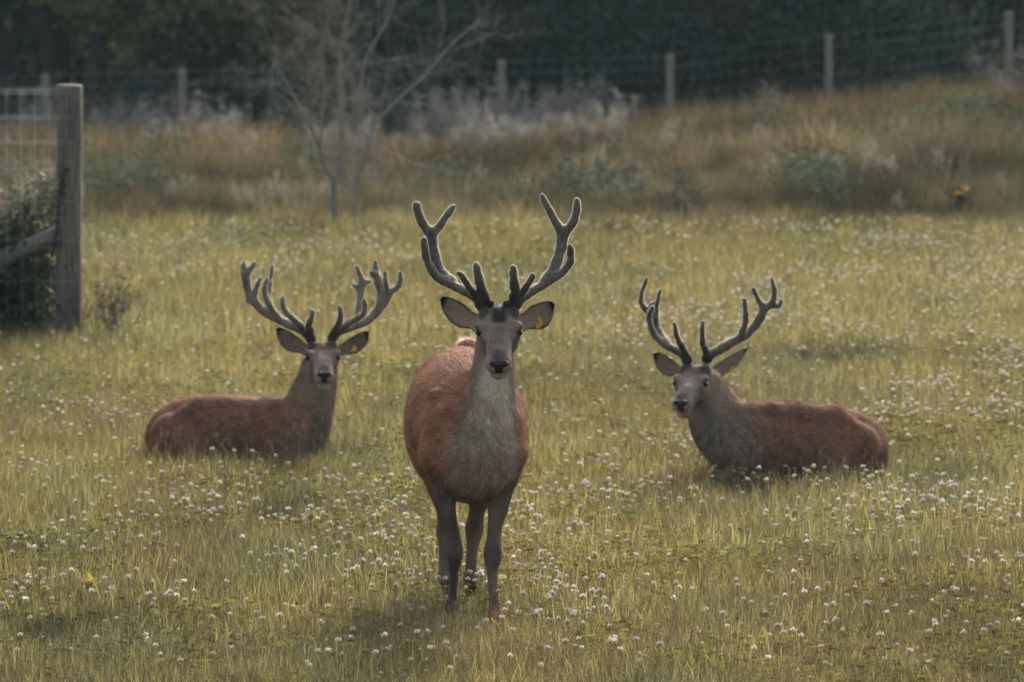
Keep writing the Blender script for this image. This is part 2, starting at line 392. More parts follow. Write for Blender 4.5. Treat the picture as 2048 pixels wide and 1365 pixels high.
def ear_mesh(top, bot, Y, cup, rng, back_c, in_c, rim_c, lean=0.0):
    """a cupped ear: top and bottom outlines from base to tip; the hollow faces the viewer"""
    nu, nv = 16, 11
    T = catmull([(*p, 0) for p in top], 8); B = catmull([(*p, 0) for p in bot], 8)
    def res(P):
        l = np.concatenate([[0], np.cumsum(np.linalg.norm(np.diff(P, axis=0), axis=1))]); u = np.linspace(0, l[-1], nu)
        return np.stack([np.interp(u, l, P[:, i]) for i in range(2)], -1)
    T, B = res(T), res(B); U = np.linspace(0, 1, nu); Wv = np.linspace(0, 1, nv)
    V, C = [], []
    for side in (0, 1):
        for i in range(nu):
            for j in range(nv):
                p = T[i] * (1 - Wv[j]) + B[i] * Wv[j]; e = 1 - (2 * Wv[j] - 1) ** 2
                dep = cup * e * (math.sin(math.pi * min(1, .15 + U[i] * .9)) ** .7 if U[i] < .98 else .1) + lean * U[i]
                if side: dep += .004 + .006 * e * (1 - U[i])
                V.append(at(p[0], p[1], Y + dep))
                rim = max(sstep(.70, .97, abs(2 * Wv[j] - 1)), sstep(.66, .86, U[i]))
                if side: c = np.array(back_c)
                else:
                    c = np.array(in_c) * (1 - rim) + np.array(rim_c) * rim
                C.append(c)
    V = np.array(V); C = np.array(C); n = nu * nv; F = []
    for i in range(nu - 1):
        for j in range(nv - 1):
            a = i * nv + j; F += [(a, a + 1, a + nv + 1, a + nv), (n + a, n + a + nv, n + a + nv + 1, n + a + 1)]
    for i in range(nu - 1):
        for j in (0, nv - 1):
            a = i * nv + j; q = (a, a + nv, n + a + nv, n + a); F.append(q if j == 0 else q[::-1])
    for j in range(nv - 1):
        for i in (0, nu - 1):
            a = i * nv + j; q = (a + 1, a, n + a, n + a + 1); F.append(q if i == 0 else q[::-1])
    # hair inside the ear and along its rim
    hv, hf, hc = [], [], []
    for _ in range(700):
        i = int(rng.integers(0, nu - 4)); j = int(rng.integers(1, nv - 1)); q = V[i * nv + j]
        dst = V[min(nu - 1, i + 4) * nv + (j + (1 if j < nv // 2 else -1))]
        d = nrm(dst - q + rng.normal(0, .012, 3)); l = rng.uniform(.012, .035); wv = rng.normal(0, 1, 3); wv = nrm(np.cross(wv, d)) * .0010
        k0 = len(hv); o = np.array((0, -.003, 0)); hv += [q + o - wv, q + o + wv, q + o + d * l + np.array((0, -.006, 0))]; hf.append((k0, k0 + 1, k0 + 2))
        c = np.array((.78, .69, .58)) * rng.uniform(.5, 1.1); hc += [c] * 3
    for _ in range(900):
        i = int(rng.integers(1, nu)); j = 0 if rng.random() < .5 else nv - 1; t = rng.random(); q = V[(i - 1) * nv + j] * (1 - t) + V[i * nv + j] * t
        mid = V[i * nv + nv // 2]; d = nrm((q - mid) * .8 + (V[i * nv + j] - V[(i - 1) * nv + j]) * 1.5 + rng.normal(0, .008, 3)); wv = nrm(np.cross(rng.normal(0, 1, 3), d)) * .0006
        k0 = len(hv); hv += [q - wv, q + wv, q + d * rng.uniform(.005, .011)]; hf.append((k0, k0 + 1, k0 + 2)); hc += [np.array((.10, .08, .07)) * rng.uniform(.4, 1.3)] * 3
    return (V, np.array(F), C), (np.array(hv), np.array(hf), np.array(hc))

def antler_prims(lines, Y0):
    out = []; sc = scale(Y0)
    for pts, r0, r1 in lines:
        P = np.array([at(p[0], p[1], Y0 + (p[2] if len(p) > 2 else 0)) for p in pts]); Q = catmull(P, 6); n = len(Q)
        ph = random.random() * 9
        rr = np.linspace(r0, r1, n) / sc
        rr = rr * (1 + .07 * np.sin(np.arange(n) * .9 + ph) + RNG.normal(0, .035, n)); Q = Q + RNG.normal(0, .0016, Q.shape); rr[-2:] *= (.95, .80)
        for i in range(n - 1): out.append(Prim(Q[i], Q[i + 1], rr[i], rr[i + 1], k=.012 if i < 3 else .006))
    return out

def build_stag(label, base, prims, head, paint, base_col, antlers, ears, Yh, tags, h, nfur, extra_fur=(), group='red deer stags in the meadow', flen=1.0, tail=None, velvet=(.135, .120, .097), legs=()):
    rng = np.random.default_rng(int(abs(base[0] * 1000)) + 5)
    root = thing('red_deer_stag', label, 'deer', tuple(base), group); B = np.asarray(base, float)
    allp = prims + head.prims()
    V, Q = polygonise(allp, h); V = relax(V, Q, 2, .4)
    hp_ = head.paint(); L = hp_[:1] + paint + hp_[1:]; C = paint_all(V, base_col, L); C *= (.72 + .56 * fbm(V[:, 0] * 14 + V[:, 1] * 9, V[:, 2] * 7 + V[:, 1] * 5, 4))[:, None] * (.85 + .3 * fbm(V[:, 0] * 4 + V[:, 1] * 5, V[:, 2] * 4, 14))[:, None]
    body = link('body', mk_mesh('body', V - B, [Q], C, True, M_skin), root)
    # coat hair
    nr = vnormals(V, Q); q, w4 = samples(V, Q, nfur, rng)
    P = (V[q] * w4[:, :, None]).sum(1); Nn = (nr[q] * w4[:, :, None]).sum(1); Nn /= np.linalg.norm(Nn, axis=1)[:, None] + 1e-9; Cc = (C[q] * w4[:, :, None]).sum(1)
    best = np.full(nfur, 9.); flow = np.zeros((nfur, 3)); fw = np.zeros(nfur)
    for p in allp:
        if p.sub: continue
        d = p(P[:, 0], P[:, 1], P[:, 2]); ww = np.exp(-np.maximum(d, 0) / .02)
        flow += p.flow[None] * ww[:, None]; fw += ww
    flow /= np.linalg.norm(flow, axis=1)[:, None] + 1e-9
    ln = rng.uniform(.014, .030, nfur) * flen
    hd = np.linalg.norm(P - head.p(0, .2, -.06), axis=1); ln *= .36 + .64 * sstep(.16, .30, hd)
    for p0, p1, r, f in extra_fur: ln *= 1 + (f - 1) * capsule_w(P, p0, p1, r, r * .4)
    for lp in legs: ln *= 1 - .78 * capsule_w(P, lp[0], lp[1], .17, .05)
    keep = np.ones(nfur, bool)
    for q2 in (-1, 1): keep &= np.linalg.norm(P - head.p(q2 * .09, .150, -.04), axis=1) > .021 * head.k
    keep &= np.linalg.norm(P - head.p(0, .385, -.045), axis=1) > .036 * head.k
    Cc = Cc * (rng.uniform(.4, 1.9, nfur) * (.45 + 1.1 * fbm(P[:, 0] * 60 + P[:, 1] * 30, P[:, 2] * 26 + P[:, 1] * 12, 5, 2)))[:, None] * 1.1
    fv, ff, fc = strands(P[keep], Nn[keep], flow[keep], Cc[keep], ln[keep], rng.uniform(.0016, .0030, nfur)[keep], rng.uniform(.12, .55, nfur)[keep], .20, rng)
    tag(link('coat_hair', mk_mesh('coat_hair', fv - B, [ff], fc, False, M_fur), body), kind='stuff')
    if tail is not None:
        tp = [ell(tail[0], tail[1], k=.02), ell(np.array(tail[0]) + np.array((.0, .02, -.05)), np.array(tail[1]) * 1.05, k=.03)]
        tv, tq = polygonise(tp, .008); tc = np.tile(np.array((.42, .25, .17)), (len(tv), 1))
        tl = link('tail', mk_mesh('tail', tv - B, [tq], tc, True, M_skin), root)
        q, w4 = samples(tv, tq, 9000, rng); P = (tv[q] * w4[:, :, None]).sum(1); tn = vnormals(tv, tq); Nn = (tn[q] * w4[:, :, None]).sum(1); Nn /= np.linalg.norm(Nn, axis=1)[:, None]
        cc = np.array((.66, .44, .32)) * rng.uniform(.7, 1.4, 9000)[:, None]
        a, b, c = strands(P, Nn, np.tile((0, .3, -1.), (9000, 1)), cc, rng.uniform(.014, .030, 9000), np.full(9000, .0014), rng.uniform(.4, 1.6, 9000), .3, rng)
        tag(link('tail_hair', mk_mesh('tail_hair', a - B, [b], c, False, M_velvet_hair), tl), kind='stuff')
    # nose and eyes
    nv, nq = polygonise(head.nose(), .0035); link('nose', mk_mesh('nose', nv - B, [nq], None, True, M_nose), root)
    for s_ in (-1, 1):
        ev, eq = polygonise([ell(head.p(s_ * .0795, .150, -.041), np.array((.0185, .0215, .0165)) * head.k, head.A)], .0035)
        link('eye', mk_mesh('eye', relax(ev, eq, 2) - B, [eq], None, True, M_eye), root)
    # antlers with velvet
    for lines in antlers:
        ap = antler_prims(lines, Yh); av, aq = polygonise(ap, .0045 if h < .007 else .0055); av = relax(av, aq, 3, .45)
        d = np.linalg.norm(av - head.p(0, 0, -.02), axis=1); t = sstep(.06, .24, d)[:, None]
        ac = np.array((.055, .043, .033)) * (1 - t) + np.array(velvet) * t
        ac = ac * (.45 + 1.1 * fbm(av[:, 0] * 34, av[:, 2] * 24, 8))[:, None]
        an = link('antler', mk_mesh('antler', av - B, [aq], ac, True, M_velvet), root)
        m_ = 42000; q, w4 = samples(av, aq, m_, rng); P = (av[q] * w4[:, :, None]).sum(1); nn = vnormals(av, aq); Nn = (nn[q] * w4[:, :, None]).sum(1); Nn /= np.linalg.norm(Nn, axis=1)[:, None] + 1e-9
        cc = (ac[q] * w4[:, :, None]).sum(1) * .5 + np.array((.84, .80, .71)) * (rng.uniform(.6, 1.1, (m_, 1)) * (.25 + .75 * sstep(.06, .22, np.linalg.norm(P - head.p(0, 0, 0), axis=1))[:, None]))
        a, b, c = strands(P, Nn, np.tile((0, 0, 1.), (m_, 1)), cc, rng.uniform(.0035, .0080, m_), np.full(m_, .0006), rng.uniform(2.0, 6.0, m_), .3, rng)
        tag(link('velvet_hair', mk_mesh('velvet_hair', a - B, [b], c, False, M_velvet_hair), an), kind='stuff')
    # ears and yellow tags
    for i, e in enumerate(ears):
        (ev, ef, ec), (hv, hf, hc) = ear_mesh(e['top'], e['bot'], Yh + e.get('dy', .03), e.get('cup', .035), rng, e.get('back', C_GREY), e.get('inside', (.48, .39, .33)), e.get('rim', C_DARK), e.get('lean', .03))
        eo = link('ear', mk_mesh('ear', ev - B, [ef], ec, True, M_skin), root)
        tag(link('ear_hair', mk_mesh('ear_hair', hv - B, [hf], hc, False, M_fur), eo), kind='stuff')
        if 'tag' in e:
            poly, dy = e['tag']; mb = MB(); n = len(poly); Yt = Yh + dy
            f_ = np.array([at(x, y, Yt + (y - poly[0][1]) * -.0002) for x, y in poly]); b_ = f_ + np.array((0, .0035, 0))
            mb.add(np.vstack([f_, b_]), [np.arange(n)[None], np.arange(n)[::-1][None] + n] + [np.array([[j, j + n, (j + 1) % n + n, (j + 1) % n]]) for j in range(n)])
            c0 = f_.mean(0); stud = np.array([at(poly[0][0] + 2, poly[0][1] + 3, Yt - .004), at(poly[0][0] + 2, poly[0][1] + 3, Yt + .012)]); mb.tube(stud, .005, 10)
            to = link('ear_tag', mb.mesh('ear_tag', M_tag, False), eo, loc=None); 
            to.location = -B
            if e.get('print'):
                pm = MB()
                for (x0, y0, x1, y1) in e['print']:
                    pm.tube(np.array([at(x0, y0, Yt - .003), at(x1, y1, Yt - .003)]), .0011, 5)
                po = link('ear_tag_print', pm.mesh('ear_tag_print', M_tagprint, False), eo); po.location = -B
    return root
def chain(pts, up, k=.03, flow=None, cap=None):
    """pts: (px, py, Y, a_px, b_px or None)"""
    out = []
    pts = [tuple(p) if len(p) > 4 else (*p, p[3] * 1.1) for p in pts]
    if len(pts) > 2: pts = [tuple(q) for q in catmull(pts, 4)]
    for p, q in zip(pts[:-1], pts[1:]):
        s0, s1 = scale(p[2]), scale(q[2])
        r0 = (p[3] / s0, (p[4] if len(p) > 4 else p[3] * 1.1) / s0); r1 = (q[3] / s1, (q[4] if len(q) > 4 else q[3] * 1.1) / s1)
        out.append(Prim(at(*p[:3]), at(*q[:3]), r0, r1, up=up, k=k, flow=flow, cap=cap))
    return out

def px_ears_tag(*a): return list(a)

# ---- the stag that stands and walks towards the viewer
def stag_standing():
    Y = 26.6
    def r(l): return [(x, y, Y + d, a, b) for x, y, d, a, b in l]
    Z = (0, 0, 1); FR = (0, -1, 0); P = []
    P += chain(r([(962, 928, -.02, 52, 58), (955, 908, .13, 80, 92), (948, 868, .36, 98, 124), (931, 857, .66, 112, 138), (921, 830, .95, 99, 119), (921, 800, 1.18, 86, 98), (923, 806, 1.30, 58, 70)]), Z, .05, flow=(-.05, 1, -.55))
    P += chain(r([(990, 672, .17, 34, 42), (988, 735, .17, 38, 50), (983, 800, .15, 44, 60), (973, 868, .10, 52, 68), (965, 915, .06, 52, 60)]), FR, .025, flow=(0, -.1, -1))
    P.append(Prim(at(986, 735, Y + .20), at(955, 800, Y + .44), (.075, .09), (.10, .10), up=Z, k=.04, flow=(-.1, .6, -1)))
    # shoulders, brisket
    for x, q in ((893, -1), (1012, 1)):
        P.append(Prim(at(x, 850, Y + .20), at(x + q * -6, 950, Y + .10), (34 / 427, .12), (26 / 427, .09), up=FR, k=.05, flow=(q * .2, .6, -1)))
    P.append(Prim(at(958, 900, Y - .03), at(950, 972, Y + .08), (38 / 427, .07), (34 / 427, .07), up=FR, k=.05, flow=(0, 0, -1)))
    for q, x in ((-1, 860), (1, 1033)):                                   # shoulder blade and upper arm muscle
        P.append(Prim(at(x + q * -14, 800, Y + .30), at(x, 905, Y + .10), (.045, .07), (.055, .06), up=FR, k=.02, flow=(q * .2, .6, -1)))
        P.append(Prim(at(x - q * 4, 915, Y + .08), at(x - q * 22, 962, Y + .17), (.05, .055), (.04, .05), up=FR, k=.03, flow=(0, .3, -1)))
    for q in (-1, 1): P.append(Prim(at(968 + q * 34, 905, Y - .06), at(952 + q * 18, 970, Y - .01), (.035, .04), (.03, .04), up=FR, k=.03, flow=(0, 0, -1)))   # breast muscles
    # legs
    P += chain([(893, 950, Y + .12, 27), (892, 991, Y + .13, 16.5), (900, 1043, Y + .14, 12), (906, 1068, Y + .14, 10.8), (909, 1096, Y + .13, 13.5), (910, 1112, Y + .14, 12.5), (908, 1134, Y + .18, 7.8), (908, 1160, Y + .22, 6.4), (905, 1196, Y + .26, 6.4), (903, 1210, Y + .265, 8.8), (902, 1224, Y + .25, 7)], FR, .02, flow=(0, 0, -1))
    P += chain([(1004, 945, Y + .08, 31), (998, 985, Y + .08, 22), (996, 1017, Y + .07, 17.5), (990, 1055, Y + .06, 12), (987, 1090, Y + .04, 12.8), (985.5, 1112, Y + .03, 15), (984.5, 1140, Y + .02, 8.8), (986, 1171, Y, 7.2), (988, 1210, Y - .02, 7), (988, 1228, Y - .03, 9.2), (990, 1242, Y - .05, 7.5)], FR, .02, flow=(0, 0, -1))
    P += chain([(968, 900, Y + 1.0, 52, 70), (962, 960, Y + .98, 30, 40), (957, 1004, Y + 1.06, 16, 20), (951, 1040, Y + 1.18, 12.5, 16), (949, 1056, Y + 1.22, 13, 17), (946.5, 1081, Y + 1.20, 8.5), (943, 1120, Y + 1.16, 7.3), (941, 1150, Y + 1.13, 6.8), (940, 1163, Y + 1.12, 8), (940, 1176, Y + 1.08, 6.5)], FR, .03, flow=(0, 0, -1))
    P += chain([(880, 900, Y + 1.0, 52, 70), (884, 960, Y + .96, 30, 40), (888, 1004, Y + 1.02, 16, 20), (891, 1045, Y + 1.12, 12, 16), (890, 1064, Y + 1.15, 12, 16), (890, 1104, Y + 1.10, 8), (890, 1132, Y + 1.06, 7.2), (891, 1154, Y + 1.04, 8.5), (892, 1172, Y + 1.0, 7)], FR, .03, flow=(0, 0, -1))
    # cloven hooves
    for x, y, d in ((902, 1232, .235), (990.5, 1250, -.065), (940, 1183, 1.06), (892, 1180, .98)):
        for q in (-1, 1):
            c = at(x + q * 3.4, y, Y + d); P.append(Prim(c + np.array((0, .015, .02)), c + np.array((q * .002, -.025, -.012)), (.010, .014), (.010, .009), k=.008, flow=(0, 0, -1)))
    hd = Head(at(998, 611, Y + .12), 35, 0, kx=1.17, band=.65)
    pt = []
    A = lambda x, y, d: at(x, y, Y + d)
    pt += [(A(960, 970, .0), A(970, 895, .0), .165, .04, C_GREY, 1), (A(988, 700, .1), A(975, 870, .06), .128, .03, C_GREY, 1),
           (A(990, 745, .0), A(985, 830, .0), .085, .045, C_PALE, .95), (A(985, 825, 0), A(968, 895, -.05), .085, .06, (.36, .30, .23), .8),
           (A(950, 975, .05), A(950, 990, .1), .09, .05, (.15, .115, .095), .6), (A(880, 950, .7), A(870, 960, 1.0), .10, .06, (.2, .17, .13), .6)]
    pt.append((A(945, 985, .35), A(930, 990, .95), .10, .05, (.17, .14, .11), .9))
    pt += [(A(930, 712, 1.2), A(905, 735, .7), .10, .08, (.40, .23, .14), .7), (A(850, 800, .6), A(838, 900, .6), .06, .05, (.35, .17, .09), .5), (A(880, 800, .4), A(868, 930, .3), .035, .03, (.15, .075, .045), .5)]  # painted highlight along the back; fold behind the shoulder shaded darker
    for x in (900, 1000): pt.append((A(x, 1000, .1), A(x, 1240, .1), .15, .05, C_LEG, .9))
    pt.append((A(906, 1050, .14), A(905, 1230, .22), .075, .03, (.065, .055, .05), .8)); pt.append((A(985, 1108, -.02), A(985, 1120, -.02), .05, .025, (.07, .056, .052), .7))
    for x in (945, 888): pt.append((A(x, 990, 1.1), A(x, 1180, 1.1), .15, .05, C_LEG, .85))
    for x, y, d in ((902, 1232, .235), (990.5, 1250, -.065), (940, 1183, 1.06), (892, 1180, .98)): pt.append((A(x, y, d), A(x, y, d), .045, .012, (.018, .016, .015), 1))
    pt += [(hd.p(0, .0, .0), hd.p(0, .095, .005), .036, .018, C_DARK, .97), (hd.p(-.05, -.02, 0), hd.p(.05, -.02, 0), .04, .02, (.05, .04, .035), .8),
           (hd.p(-.04, .22, -.02), hd.p(-.03, .30, -.03), .018, .014, (.21, .12, .095), .6), (hd.p(0, .17, 0), hd.p(0, .25, -.01), .028, .02, (.085, .074, .07), .6)]
    antl = [[([(972, 636, .03), (969, 620, .015), (965, 606, 0), (955, 597, .02), (938, 587, .05), (903, 570, .10), (876, 556, .13), (860, 535, .12), (851, 508, .09), (848, 480, .06)], 11.5, 6.6),
             ([(905, 566, .12), (884, 546, .17), (872, 522, .20), (865, 493, .21), (863, 468, .21)], 9.5, 10.5),
             ([(863, 468, .21), (850, 454, .20), (838, 432, .18), (832, 408, .17)], 9, 7.2), ([(863, 468, .21), (876, 456, .22), (892, 434, .22), (907, 412, .22)], 8.5, 5.6),
             ([(968, 602, -.01), (962, 575, -.07), (956, 550, -.12), (952, 530, -.14)], 11, 6.5), ([(951, 592, .0), (938, 574, -.06), (925, 556, -.10), (917, 545, -.12)], 7.5, 4.6),
             ([(958, 609, 0), (976, 609, -.01), (984, 606, .0)], 9, 5.5)],
            [([(1022, 636, .03), (1025, 620, .015), (1028, 607, 0), (1038, 598, .02), (1052, 589, .05), (1081, 573, .10), (1108, 557, .13), (1129, 541, .13), (1141, 520, .10), (1140, 494, .07)], 11.5, 6.2),
             ([(1092, 562, .12), (1109, 536, .17), (1119, 508, .20), (1124, 485, .21), (1127, 466, .21)], 9.5, 10.5),
             ([(1126, 468, .21), (1113, 448, .20), (1098, 420, .18), (1084, 394, .17)], 8.5, 6), ([(1127, 466, .21), (1142, 452, .21), (1151, 432, .2), (1154, 400, .19)], 8.5, 6.8),
             ([(1030, 602, -.01), (1030, 575, -.07), (1028, 552, -.12), (1026, 535, -.14)], 10.5, 6.2), ([(1042, 590, .0), (1052, 574, -.06), (1062, 560, -.10), (1067, 551, -.12)], 7, 5),
             ([(1036, 609, 0), (1018, 610, -.01), (1010, 607, .0)], 9, 5.5)]]
    ears = [dict(top=[(962, 632), (945, 625), (924, 607), (902, 597), (886, 594), (880, 599)], bot=[(954, 668), (940, 657), (920, 655), (897, 639), (885, 618), (880, 599)], dy=.16, cup=.045, lean=.02),
            dict(top=[(1034, 632), (1046, 628), (1062, 614), (1084, 606), (1102, 604), (1109, 609)], bot=[(1041, 668), (1052, 658), (1070, 658), (1090, 655), (1104, 636), (1109, 609)], dy=.16, cup=.045, lean=.02,
                 tag=([(1076, 634), (1081, 634), (1083, 640), (1086, 644), (1085, 650), (1079, 656), (1072, 658), (1073, 650), (1079, 643), (1076, 639)], .168), print=[(1077, 649, 1081, 646), (1077, 652, 1080, 652)])]
    g = at(960, 1215, Y + .45); g[2] = 0
    root = build_stag('standing red deer stag with tall forked velvet antlers walking forward on thin legs', g, P, hd, pt, C_RED, antl, ears, Y + .14, None, .0062, 190000,
               extra_fur=[(A(985, 790, 0), A(965, 900, 0), .14, 1.35)], legs=[(A(905, 1075, .15), A(905, 1235, .2)), (A(988, 1075, .05), A(990, 1250, -.05)), (A(945, 1060, 1.15), A(940, 1180, 1.1)), (A(890, 1060, 1.1), A(890, 1180, 1.0))], tail=(A(936, 698, 1.34), (.056, .045, .050)))
stag_standing()

# ---- the stag lying beside the fence post side, facing the viewer
def stag_lying_many_tined():
    Y = 33.3; Z = (0, 0, 1); FR = (0, -1, 0); P = []; sc = scale(Y)
    A = lambda x, y, d: at(x, y, Y + d)
    def r(l): return [(x, y, Y + d, a * sc, b) for x, y, d, a, b in l]
    P += chain(r([(322, 890, .28, .07, 34), (338, 880, .28, .14, 50), (370, 872, .26, .19, 62), (430, 876, .19, .215, 66), (510, 878, .10, .215, 65), (570, 880, .02, .18, 64), (612, 880, -.06, .15, 58)]), Z, .05, flow=(-1, .2, -.35), cap=.06)
    P += chain([(325, 858, Y + .29, 12, 12), (352, 834, Y + .27, 18, 16), (395, 819, Y + .22, 20, 15), (450, 816, Y + .17, 20, 15), (510, 819, Y + .1, 20, 14), (565, 821, Y + .03, 22, 16)], Z, .06, flow=(-1, .2, -.2))
    P += chain([(640, 728, Y + .06, 28, 32), (634, 762, Y + .05, 31, 36), (622, 805, Y + .02, 40, 46), (606, 850, Y - .02, 46, 56), (596, 880, Y - .02, 44, 54)], FR, .05, flow=(0, -.1, -1))
    P.append(Prim(A(570, 850, -.12), A(585, 905, -.16), (.07, .05), (.06, .05), up=FR, k=.05, flow=(-.3, 0, -1)))        # shoulder
    P.append(Prim(A(345, 875, .10), A(405, 905, -.06), (.13, .14), (.10, .10), up=Z, k=.03, flow=(-.8, 0, -.5)))             # haunch
    P.append(Prim(A(392, 808, .16), A(372, 830, .10), (.04, .03), (.05, .05), up=Z, k=.04, flow=(-.8, 0, -.5)))              # hip bone
    P.append(Prim(A(556, 812, .0), A(548, 885, -.13), (.045, .05), (.07, .06), up=FR, k=.03, flow=(-.3, 0, -1)))             # shoulder blade
    P += chain([(585, 915, Y - .17, 14), (632, 926, Y - .22, 11), (600, 930, Y - .26, 8), (565, 931, Y - .26, 7)], Z, .02)
    P += chain([(410, 915, Y - .06, 16), (452, 924, Y - .14, 11), (410, 929, Y - .19, 8), (372, 930, Y - .18, 7)], Z, .02)
    hd = Head(at(644, 682, Y - .02), 20, 4, 0)
    pt = [(A(600, 900, -.1), A(615, 850, -.05), .16, .06, C_GREY, .9), (A(636, 730, 0), A(615, 830, 0), .15, .05, C_GREY, .9), (A(602, 760, .1), A(580, 830, .12), .10, .06, (.16, .075, .045), .7),
          (A(655, 780, -.1), A(640, 850, -.12), .075, .05, (.17, .15, .125), .6), (A(640, 860, -.1), A(610, 895, -.15), .09, .05, (.10, .088, .078), .4), (A(380, 815, .2), A(540, 805, .05), .06, .05, (.38, .20, .12), .7),  # the pale streak paints light along the back ridge
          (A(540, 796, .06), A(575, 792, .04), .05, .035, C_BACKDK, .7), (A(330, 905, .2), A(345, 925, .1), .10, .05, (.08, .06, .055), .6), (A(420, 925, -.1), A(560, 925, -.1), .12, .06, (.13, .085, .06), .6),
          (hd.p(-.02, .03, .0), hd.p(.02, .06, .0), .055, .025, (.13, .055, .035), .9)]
    antl = [[([(622, 679, .0), (616, 668, 0), (602, 660, .03), (560, 641, .09), (522, 618, .14), (499, 588, .16), (492, 560, .15), (490, 546, .15)], 9, 8.5), ([(490, 548, .15), (487, 535, .15), (488, 525, .15)], 6.5, 4), ([(491, 548, .15), (502, 537, .15), (510, 526, .15)], 6.5, 4),
             ([(556, 638, .08), (537, 608, .05), (529, 580, .03), (534, 557, .02)], 7.5, 4.2), ([(540, 626, .14), (538, 590, .2), (540, 560, .22), (546, 532, .22)], 5.5, 4), ([(506, 600, .16), (513, 578, .15), (521, 556, .14)], 6, 4),
             ([(604, 656, .0), (586, 638, -.06), (571, 624, -.10), (565, 608, -.12), (566, 594, -.12)], 7, 4), ([(620, 668, -.01), (617, 648, -.07), (624, 634, -.11), (624, 620, -.13)], 7.5, 4.2), ([(500, 605, .16), (492, 601, .16)], 3.5, 2.6)],
            [([(664, 679, .0), (669, 669, 0), (683, 661, .03), (731, 644, .09), (755, 618, .13), (761, 588, .14), (755, 558, .13), (748, 546, .12)], 9, 7), ([(756, 566, .14), (753, 545, .15), (750, 523, .16)], 6.5, 4.6), ([(748, 550, .12), (741, 545, .11)], 4.5, 3),
             ([(716, 645, .1), (718, 610, .18), (722, 585, .2), (725, 564, .2)], 6, 7), ([(725, 566, .2), (718, 548, .2), (714, 533, .2)], 6, 4.2), ([(725, 566, .2), (740, 563, .2)], 5.5, 4), ([(716, 577, .2), (705, 568, .2)], 4, 3),
             ([(748, 630, .13), (768, 610, .17), (780, 586, .18), (798, 571, .17), (801, 546, .16)], 8, 4.6), ([(776, 592, .18), (771, 566, .18), (770, 543, .18)], 6, 4),
             ([(683, 655, .0), (705, 643, -.06), (724, 632, -.10), (729, 618, -.12), (727, 599, -.13)], 7, 4), ([(668, 668, -.01), (676, 650, -.07), (681, 632, -.11), (680, 612, -.13)], 7.5, 4.2)]]
    ears = [dict(top=[(614, 690), (605, 683), (579, 664), (560, 656), (552, 658)], bot=[(612, 714), (602, 706), (580, 703), (560, 686), (552, 658)], dy=.12, cup=.04, inside=(.26, .16, .13), lean=.02),
            dict(top=[(672, 694), (682, 690), (705, 674), (726, 664), (738, 664)], bot=[(676, 716), (688, 709), (714, 706), (734, 686), (738, 664)], dy=.12, cup=.04, inside=(.26, .16, .13), lean=.02,
                 tag=([(707, 690), (711, 691), (713, 696), (715, 701), (708, 704), (701, 706), (702, 700), (706, 696)], .125))]
    g = at(480, 925, Y); g[2] = 0
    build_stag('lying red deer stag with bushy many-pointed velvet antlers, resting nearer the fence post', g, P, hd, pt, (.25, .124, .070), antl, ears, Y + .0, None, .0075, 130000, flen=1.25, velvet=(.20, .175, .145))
stag_lying_many_tined()

